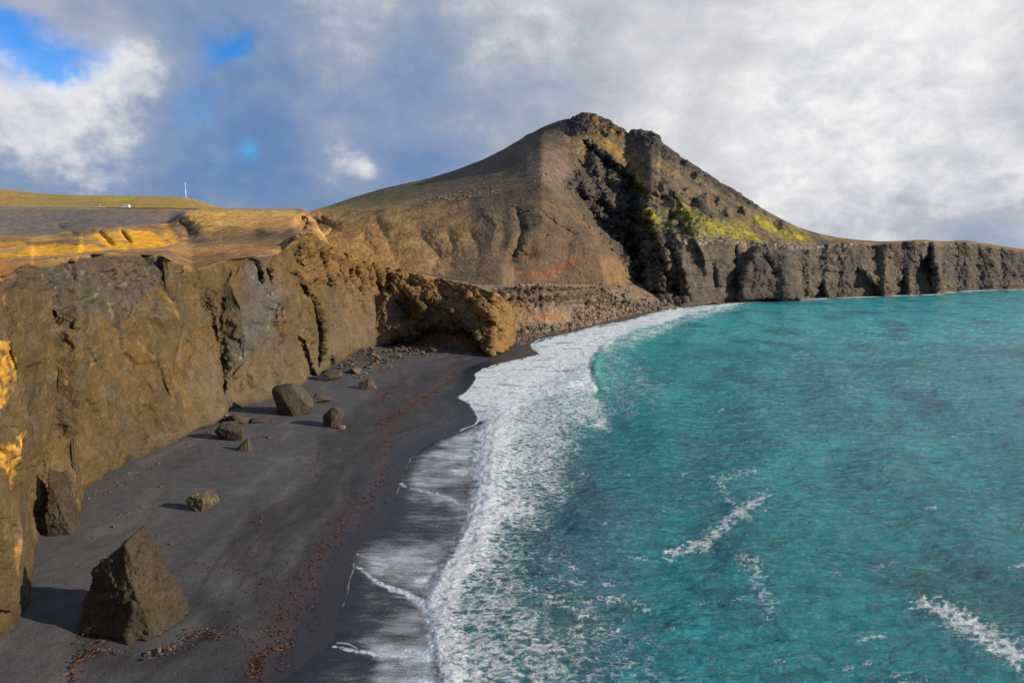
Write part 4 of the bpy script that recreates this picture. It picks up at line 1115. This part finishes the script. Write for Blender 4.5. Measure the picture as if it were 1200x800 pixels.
for u_, v_ in in_poly([(598, 402), (606, 390), (640, 386), (690, 379), (740, 367), (790, 357), (800, 357.5), (800, 361), (770, 366), (735, 373), (690, 383), (660, 390), (630, 396), (612, 404)], 900):
    g = ground(u_, v_); st_pts.append(np.array(g)); st_s.append(rng.uniform(.25, .8))
o = stuff_rocks('shore_rubble', st_pts, st_s, M_b4)
o['label'] = 'strip of small grey stones along the shore below the rock shelf'; o['category'] = 'rubble'
h_pts, h_s = [], []
for u_, v_ in in_poly([(380, 440), (400, 424), (430, 409), (470, 405), (530, 409), (560, 416), (510, 420), (470, 425), (450, 436), (420, 446)], 420):
    g = ground(u_, v_); h_pts.append(np.array(g)); h_s.append(rng.uniform(.15, .6))
for u_, v_ in in_poly([(800, 358), (880, 351), (884, 352.6), (810, 360)], 120) + in_poly([(930, 350), (1000, 346.6), (1000, 348), (935, 351)], 60):
    g = ground(u_, v_); h_pts.append(np.array(g)); h_s.append(rng.uniform(.5, 1.6))
for u_, v_ in in_poly([(82, 735), (110, 760), (160, 775), (228, 762), (240, 735), (225, 742), (160, 762), (100, 742)], 45) + in_poly([(100, 582), (200, 528), (260, 489), (350, 458), (352, 464), (300, 486), (262, 496), (205, 534), (110, 590)], 260) + in_poly([(90, 640), (200, 540), (380, 460), (460, 430), (440, 470), (330, 520), (200, 640), (60, 790)], 240):
    g = ground(u_, v_); h_pts.append(np.array(g)); h_s.append(rng.uniform(.06, .22) * (2 if rng.random() < .12 else 1))
o = stuff_rocks('fallen_stones', h_pts, h_s, M_b5)
o['label'] = 'small dark stones scattered on the sand along the foot of the cliffs'; o['category'] = 'stones'
# scattered pale stones on the mountain and the plateau rim
U, V, P = MT['U'], MT['V'], MT['P']
m_ = (np.maximum.reduce([lmask(U, V, [(490, 240), (530, 232), (565, 226), (585, 220)], 5), pmask(U, V, [(600, 240), (650, 240), (640, 300), (600, 290)], 8) * .15, pmask(U, V, [(665, 158), (700, 166), (700, 196), (680, 190)], 4) * .7,
      pmask(U, V, [(560, 235), (620, 240), (610, 262), (560, 258)], 6) * .2, pmask(U, V, [(700, 160), (760, 175), (860, 240), (800, 240), (750, 205)], 6) * .18, pmask(U, V, [(630, 195), (650, 200), (650, 230), (620, 225)], 5) * .4]) > rng.random(U.shape) * 30)
mp = P[m_]
o = stuff_rocks('scree', mp + np.array([0, 0, .3]), rng.uniform(.4, 1.5, len(mp)) * np.where(rng.random(len(mp)) < .08, 1.6, 1), M_b3)
o['label'] = 'pale boulders scattered over the mountain slope'; o['category'] = 'scree'

# ================================================================== SEAWEED
m, nt, b = new_mat('kelp'); n = N(nt)
k = n.noise(n.pos(), .8, 3, .6)
n.link(n.mix(n.map(k, .5, .7), V4(srgb(66, 36, 26)), V4(srgb(150, 98, 38))), b.inputs['Base Color']); b.inputs['Roughness'].default_value = .5
M_kelp = m
VV, FF = [], []
def frond(p_, L, w_, a):
    base = len(VV); k_ = 5
    c, s = math.cos(a), math.sin(a); bend = rng.uniform(-1.2, 1.2)
    for i in range(k_):
        t = i / (k_ - 1); aa = a + bend * t
        cx = p_[0] + math.cos(aa) * L * (t - .5); cy = p_[1] + math.sin(aa) * L * (t - .5)
        ww = w_ * math.sin(math.pi * (.12 + .8 * t)); z = p_[2] + .03 + .07 * math.sin(t * 6 + a) ** 2
        nx, ny = -math.sin(aa), math.cos(aa)
        VV.append((cx + nx * ww, cy + ny * ww, z)); VV.append((cx, cy, z + .05)); VV.append((cx - nx * ww, cy - ny * ww, z)); VV.append((cx, cy, z - .06))
    for i in range(k_ - 1):
        for j in range(4):
            q0 = base + i * 4 + j; q1_ = base + i * 4 + (j + 1) % 4
            FF.append((q0, q1_, q1_ + 4, q0 + 4))
def strew(pts, w_, cnt, Ls):
    pts = np.array(pts, float)
    seg = np.linalg.norm(np.diff(pts, axis=0), axis=1); cum = np.concatenate([[0], np.cumsum(seg)])
    for _ in range(cnt):
        t = rng.uniform(0, cum[-1]); u_ = np.interp(t, cum, pts[:, 0]); v_ = np.interp(t, cum, pts[:, 1])
        ww = w_ * (v_ - 300) / 300
        u_ += rng.normal() * ww; v_ += rng.normal() * ww * .5
        seeds.append((u_, v_, Ls))
seeds = []
strew(WEED[0], 4.5, 230, .30); strew(WEED[0], 13, 330, .25); strew(WEED[1], 5, 260, .36); strew(WEED[2], 5, 160, .4); strew(WEED[3], 3, 110, .38); strew(WEED[4], 3.5, 60, .42); strew(WEED[5], 7, 80, .3)
strew(WEED[6], 3, 50, .3); strew(WEED[7], 5, 24, .3); strew(WEED[8], 4, 150, .6); strew([(270, 640), (300, 700), (330, 640), (360, 580), (380, 520)], 22, 130, .28); strew([(440, 500), (460, 488), (475, 482)], 6, 160, .4)
su = np.array([s[0] for s in seeds]); sv = np.array([s[1] for s in seeds])
gp = at_z(su, sv, 1.0)
for _ in range(4):
    sdd = shore_sd(gp[:, 0], gp[:, 1]); gz = beach_z(sdd); gp = at_z(su, sv, gz)
for g, d_, s in zip(gp, sdd, seeds):
    if d_ > 1.0: frond(g, s[2] * rng.uniform(.5, 1.7), s[2] * rng.uniform(.08, .2), rng.uniform(0, 6.3))
o = mesh_np('seaweed', np.array(VV), np.array(FF), M_kelp); tag(o, 'rust and yellow kelp scraps strewn in lines over the black sand', 'seaweed', kind='stuff')

# ================================================================== ROAD, RAIL, VAN, MAST
M_asph = plain_mat('asphalt', (.05, .05, .052), .9); M_white = plain_mat('white_paint', (.8, .8, .8), .45); M_zinc = plain_mat('galvanised_steel', (.62, .62, .60), .45, .3)
M_glass = plain_mat('dark_glass', (.02, .025, .03), .1); M_tyre = plain_mat('tyre_rubber', (.02, .02, .02), .85); M_red = plain_mat('red_lens', (.4, .02, .02), .3); M_line = plain_mat('road_paint', (.75, .75, .72), .7)
def bmesh_obj(name, build, mat, parent=None, smooth=False):
    bm = bmesh.new(); build(bm)
    me = bpy.data.meshes.new(name); bm.to_mesh(me); bm.free(); me.materials.append(mat)
    for p_ in me.polygons: p_.use_smooth = smooth
    o = bpy.data.objects.new(name, me); col.objects.link(o)
    if parent: o.parent = parent
    return o
def bbox(bm, x0, x1, y0, y1, z0, z1, bev=0.0):
    r = bmesh.ops.create_cube(bm, size=1)
    for v_ in r['verts']:
        v_.co.x = x0 if v_.co.x < 0 else x1; v_.co.y = y0 if v_.co.y < 0 else y1; v_.co.z = z0 if v_.co.z < 0 else z1
    if bev:
        es = list({e for v_ in r['verts'] for e in v_.link_edges})
        bmesh.ops.bevel(bm, geom=es, offset=bev, segments=2, affect='EDGES')
def cyl(bm, p0, p1, r0, r1, seg=10):
    p0, p1 = Vector(p0), Vector(p1); d = p1 - p0
    r = bmesh.ops.create_cone(bm, cap_ends=True, segments=seg, radius1=r0, radius2=r1, depth=d.length)
    q_ = d.to_track_quat('Z', 'Y'); c = (p0 + p1) / 2
    for v_ in r['verts']: v_.co = q_ @ v_.co + c
def road_pt(u_, f=0.0):
    d_ = float(np.interp(u_, PLT['us'], PLT['k7d'])) + f * 9
    v_ = float(np.interp(u_, PLT['us'], PLT['k7v'])) - f * .7
    return Vector(at_depth(u_, v_, d_))
rus = np.linspace(-60, 232, 120)
def road_strip(name, f0, f1, dz, mat):
    vs = []; 
    for u_ in rus:
        a = road_pt(u_, f0); c = road_pt(u_, f1); z = max(a.z, c.z) + dz
        vs += [(a.x, a.y, z), (c.x, c.y, z), (a.x, a.y, z - .5), (c.x, c.y, z - .5)]
    n_ = len(rus); fs = []
    for i in range(n_ - 1):
        k_ = i * 4
        fs += [(k_, k_ + 4, k_ + 5, k_ + 1), (k_ + 2, k_ + 6, k_ + 4, k_)]
    return mesh_np(name, np.array(vs), np.array(fs), mat, smooth=False)
rd = road_strip('road', .12, .95, .35, M_asph); tag(rd, kind='structure')
rl = road_strip('road_marking', .16, .19, .356, M_line); tag(rl, kind='structure')
rail = bpy.data.objects.new('guard_rail', None); col.objects.link(rail); rail.location = road_pt(0, .05)
tag(rail, 'long pale steel guard rail along the road above the grey embankment', 'guard rail')
rp = [road_pt(u_, .06) for u_ in np.linspace(-60, 124, 70)]
O_ = rail.location
def beam(bm):
    for a, c in zip(rp[:-1], rp[1:]):
        a = a - O_; c = c - O_
        vs = [bm.verts.new(q_) for q_ in ((a.x, a.y - .05, a.z + .75), (c.x, c.y - .05, c.z + .75), (c.x, c.y - .12, c.z + .95), (a.x, a.y - .12, a.z + .95), (a.x, a.y - .05, a.z + 1.15), (c.x, c.y - .05, c.z + 1.15))]
        bm.faces.new((vs[0], vs[1], vs[2], vs[3])); bm.faces.new((vs[3], vs[2], vs[5], vs[4]))
        bbox(bm, a.x, c.x, min(a.y, c.y) - .04, max(a.y, c.y) + .02, min(a.z, c.z) + .78, max(a.z, c.z) + 1.12)
bmesh_obj('rail_beam', beam, M_zinc, rail)
for q_ in rp[::1]:
    bmesh_obj('post', lambda bm: bbox(bm, -.06, .06, .0, .14, -.5, 1.05), M_zinc, rail).location = q_ - O_
# white camper van
van = bpy.data.objects.new('camper_van', None); col.objects.link(van); g = road_pt(147.5, .5); van.location = (g.x, g.y, g.z + .45)
tag(van, 'small white van parked on the road at the far end of the embankment', 'van')
def vbody(bm):
    prof = [(-2.7, .45), (2.75, .45), (2.8, 1.0), (2.55, 1.25), (2.0, 1.45), (1.35, 2.3), (1.1, 2.45), (-2.6, 2.5), (-2.75, 2.3), (-2.8, .8)]
    a = [bm.verts.new((x, -1.0, z)) for x, z in prof]; c = [bm.verts.new((x, 1.0, z)) for x, z in prof]
    bm.faces.new(a); bm.faces.new(c[::-1])
    for i in range(len(prof)):
        j = (i + 1) % len(prof); bm.faces.new((a[j], a[i], c[i], c[j]))
    bmesh.ops.bevel(bm, geom=bm.edges[:], offset=.06, segments=2, affect='EDGES')
bmesh_obj('body', vbody, M_white, van)
for sx in (-1, 1):
    bmesh_obj('side_window', lambda bm: bbox(bm, .1, 1.3, -.02, .02, 1.45, 2.05, .015), M_glass, van).location = (0, sx * 1.005, 0)
    bmesh_obj('rear_side_window', lambda bm: bbox(bm, -2.1, -.9, -.02, .02, 1.45, 2.05, .015), M_glass, van).location = (0, sx * 1.005, 0)
    bmesh_obj('headlight', lambda bm: bbox(bm, 2.72, 2.82, -.16, .16, .85, 1.05, .02), M_zinc, van).location = (0, sx * .75, 0)
    bmesh_obj('tail_light', lambda bm: bbox(bm, -2.84, -2.76, -.08, .08, 1.0, 1.4, .02), M_red, van).location = (0, sx * .85, 0)
    for wx in (-1.7, 1.75):
        wh = bmesh_obj('wheel', lambda bm: cyl(bm, (0, -.12, 0), (0, .12, 0), .36, .36, 20), M_tyre, van); wh.location = (wx, sx * .9, .36)
        bmesh_obj('hub', lambda bm: cyl(bm, (0, -.14, 0), (0, .14, 0), .18, .18, 12), M_zinc, wh)
bmesh_obj('windscreen', lambda bm: [bm.faces.new([bm.verts.new(q_) for q_ in ((2.06, -.85, 1.5), (2.06, .85, 1.5), (1.5, .8, 2.27), (1.5, -.8, 2.27))])], M_glass, van)
van.rotation_euler = (0, 0, math.pi - .02)
# marker post
mk = bpy.data.objects.new('road_marker_post', None); col.objects.link(mk); g = road_pt(117, .9); mk.location = (g.x, g.y, g.z + .3)
tag(mk, 'small white marker post beyond the road, right end of the guard rail', 'marker post')
bmesh_obj('post', lambda bm: cyl(bm, (0, 0, 0), (0, 0, 1.3), .12, .1), M_white, mk)
bmesh_obj('marker_board', lambda bm: bbox(bm, -.45, .45, -.06, .0, 1.2, 2.3, .03), M_white, mk)
# mast
hv = float(np.interp(218, PLT['us'], PLT['k9v'])); hd = float(np.interp(218, PLT['us'], PLT['k9d']))
ms = bpy.data.objects.new('radio_mast', None); col.objects.link(ms); ms.location = Vector(at_depth(218, hv + .6, hd - 2))
tag(ms, 'thin white radio mast standing on the hill left of the mountain', 'mast')
bmesh_obj('mast_pole', lambda bm: (cyl(bm, (0, 0, -1), (0, 0, 9), .40, .32, 12), cyl(bm, (0, 0, 9), (0, 0, 16), .30, .16, 12)), M_white, ms, True)
bmesh_obj('base', lambda bm: bbox(bm, -1, 1, -1, 1, -.8, .6, .05), M_zinc, ms)
bmesh_obj('antenna', lambda bm: (cyl(bm, (0, 0, 14), (0, 0, 15.8), .34, .34, 10), cyl(bm, (-.6, 0, 12.5), (.6, 0, 12.5), .06, .06, 6)), M_white, ms)
# ================================================================== LIGHT, SKY, CAMERA
SUN_EL = math.radians(21); SUN_AZ = math.atan2(.97, -.24)     # compass angle from +Y towards +X
sdir = Vector((math.cos(SUN_EL) * math.sin(SUN_AZ), math.cos(SUN_EL) * math.cos(SUN_AZ), math.sin(SUN_EL)))
sl = bpy.data.lights.new('sun', 'SUN'); sl.energy = 4.8; sl.angle = math.radians(.5); sl.color = (1, .88, .70)
so = bpy.data.objects.new('sun', sl); col.objects.link(so); so.rotation_euler = sdir.to_track_quat('Z', 'Y').to_euler()
so.location = (300, -200, 300)

w_ = bpy.data.worlds.new('World'); scene.world = w_; w_.use_nodes = True
nt = w_.node_tree
for x in list(nt.nodes): nt.nodes.remove(x)
n = N(nt); out = n.new('ShaderNodeOutputWorld')
sky = n.new('ShaderNodeTexSky', sky_type='NISHITA'); sky.sun_disc = False; sky.sun_elevation = SUN_EL; sky.sun_rotation = SUN_AZ; sky.ozone_density = 3.0; sky.air_density = 1.0; sky.dust_density = .3
bg1 = n.new('ShaderNodeBackground'); bg1.inputs['Strength'].default_value = .13
hs = n.new('ShaderNodeHueSaturation'); hs.inputs['Saturation'].default_value = 1.5; n.link(sky.outputs[0], hs.inputs['Color'])
n.link(n.mix(1.0, hs.outputs[0], (.3, .78, 1.1, 1), 'MULTIPLY'), bg1.inputs['Color'])
d = n.new('ShaderNodeTexCoord').outputs['Generated']
wn = n.noise(d, 4.0, 5, .6, out='Color'); wn2 = n.noise(d, 13.0, 4, .6, out='Color')
dw = n.vmath('ADD', d, n.vmath('SCALE', n.vmath('SUBTRACT', wn, (.5, .5, .5)), None, .26))
dw = n.vmath('ADD', dw, n.vmath('SCALE', n.vmath('SUBTRACT', wn2, (.5, .5, .5)), None, .09))
for nd in nt.nodes:
    pass
dw = n.vmath('NORMALIZE', dw)
def dirv(u_, v_):
    x, y, z = raydir(u_, v_); q_ = Vector((x, y, z)).normalized(); return (q_.x, q_.y, q_.z)
def blob(u_, v_, s_px, amp, vec=None):
    dt_ = n.vmath('DOT_PRODUCT', vec if vec is not None else dw, dirv(u_, v_))
    s = s_px / F
    e = n.math('EXPONENT', n.math('MULTIPLY', n.math('SUBTRACT', dt_, 1.0), 1 / (s * s)))
    return n.math('MULTIPLY', e, amp)
def total(L):
    r = L[0]
    for x in L[1:]: r = n.math('ADD', r, x)
    return r
lows = n.noise(d, 3.2, 6, .55, .3); mids = n.noise(n.vmath('MULTIPLY', d, (1, 1, 1.6)), 7.0, 7, .6, .2)
fine = n.noise(n.vmath('MULTIPLY', d, (1, 1, 1.5)), 22.0, 6, .62, .3)
bright = total([n.math('ADD', n.math('MULTIPLY', n.math('SUBTRACT', lows, .5), .45), .31), n.math('MULTIPLY', n.math('SUBTRACT', mids, .5), .55), n.math('MULTIPLY', n.math('SUBTRACT', fine, .5), .14),
                blob(1230, 40, 210, .40), blob(1080, 20, 200, .12), blob(620, 40, 110, .20), blob(430, 0, 50, .30), blob(105, 148, 48, .22), blob(15, 172, 38, .22), blob(160, 105, 45, .1), blob(60, 15, 75, .20),
                blob(900, 210, 120, .16), blob(860, 60, 170, .08), blob(1010, 150, 70, .16), blob(1130, 250, 80, -.20), blob(450, 130, 140, -.06), blob(250, 225, 150, -.10), blob(395, 165, 24, .16, d), blob(428, 198, 12, .25, d), blob(1155, 228, 20, .22), blob(700, 250, 200, .08), blob(940, 275, 70, -.14)])
ramp = n.new('ShaderNodeValToRGB'); n.link(bright, ramp.inputs[0]); cr = ramp.color_ramp
cols = [(0.0, (80, 116, 164)), (.22, (100, 130, 170)), (.42, (132, 148, 174)), (.6, (164, 170, 182)), (.78, (200, 200, 204)), (1.0, (240, 239, 238))]
while len(cr.elements) < len(cols): cr.elements.new(.5)
for e, (ps, c) in zip(cr.elements, cols): e.position = ps; e.color = V4(srgb(*c))
cm = total([blob(104, 140, 40, .62), blob(20, 165, 34, .6), blob(150, 105, 28, .35), blob(70, 168, 34, .4), blob(430, -6, 36, .4), blob(600, 20, 60, .28), blob(1155, 226, 15, .6), blob(428, 198, 9, .6, d), blob(395, 163, 18, .5), blob(900, 215, 70, .34), blob(1000, 150, 50, .42), blob(1130, 40, 130, .42), blob(960, 95, 60, .3), blob(1070, 200, 40, .3),
            n.math('MULTIPLY', n.math('SUBTRACT', mids, .5), 1.1), n.math('MULTIPLY', n.math('SUBTRACT', fine, .5), .45)])
cmask = n.map(cm, .12, .80, 0, 1, True)
shade = n.map(n.math('ADD', n.math('MULTIPLY', fine, .6), n.math('MULTIPLY', mids, .4)), .38, .62, 0, 1)
ccol = n.mix(shade, V4(srgb(184, 188, 198)), V4(srgb(230, 229, 228)))
clouds = n.mix(n.math('MULTIPLY', cmask, .85), ramp.outputs[0], ccol)
bg2 = n.new('ShaderNodeBackground'); n.link(clouds, bg2.inputs['Color']); bg2.inputs['Strength'].default_value = 1.0
hole = total([blob(12, 85, 32, .75), blob(55, 82, 18, .4), blob(262, 42, 22, .62), blob(292, 36, 14, .4), blob(294, 176, 12, .62, d), blob(280, 180, 12, .3), blob(255, 125, 24, .42), blob(120, 60, 26, .3), blob(215, 150, 20, .2), n.math('MULTIPLY', n.math('SUBTRACT', mids, .55), .9), n.math('MULTIPLY', n.math('SUBTRACT', fine, .5), .5)])
hf = n.map(hole, .15, .95, 0, .85, True)
mx = n.new('ShaderNodeMixShader'); n.link(hf, mx.inputs[0]); n.link(bg2.outputs[0], mx.inputs[1]); n.link(bg1.outputs[0], mx.inputs[2]); n.link(mx.outputs[0], out.inputs[0])

cam = bpy.data.cameras.new('camera'); cam.sensor_width = 36; cam.lens = F / 1200 * 36; cam.clip_start = .5; cam.clip_end = 60000
co = bpy.data.objects.new('camera', cam); col.objects.link(co); co.location = (0, 0, H); co.rotation_euler = (math.pi / 2 - PITCH, 0, 0)
scene.camera = co
vs_ = scene.view_settings; vs_.view_transform = 'Standard'; vs_.look = 'None'; vs_.gamma = 1; vs_.exposure = .22; vs_.use_curve_mapping = False
scene.cycles.max_bounces = 4; scene.cycles.diffuse_bounces = 2; scene.cycles.glossy_bounces = 2
scene.cycles.use_denoising = True
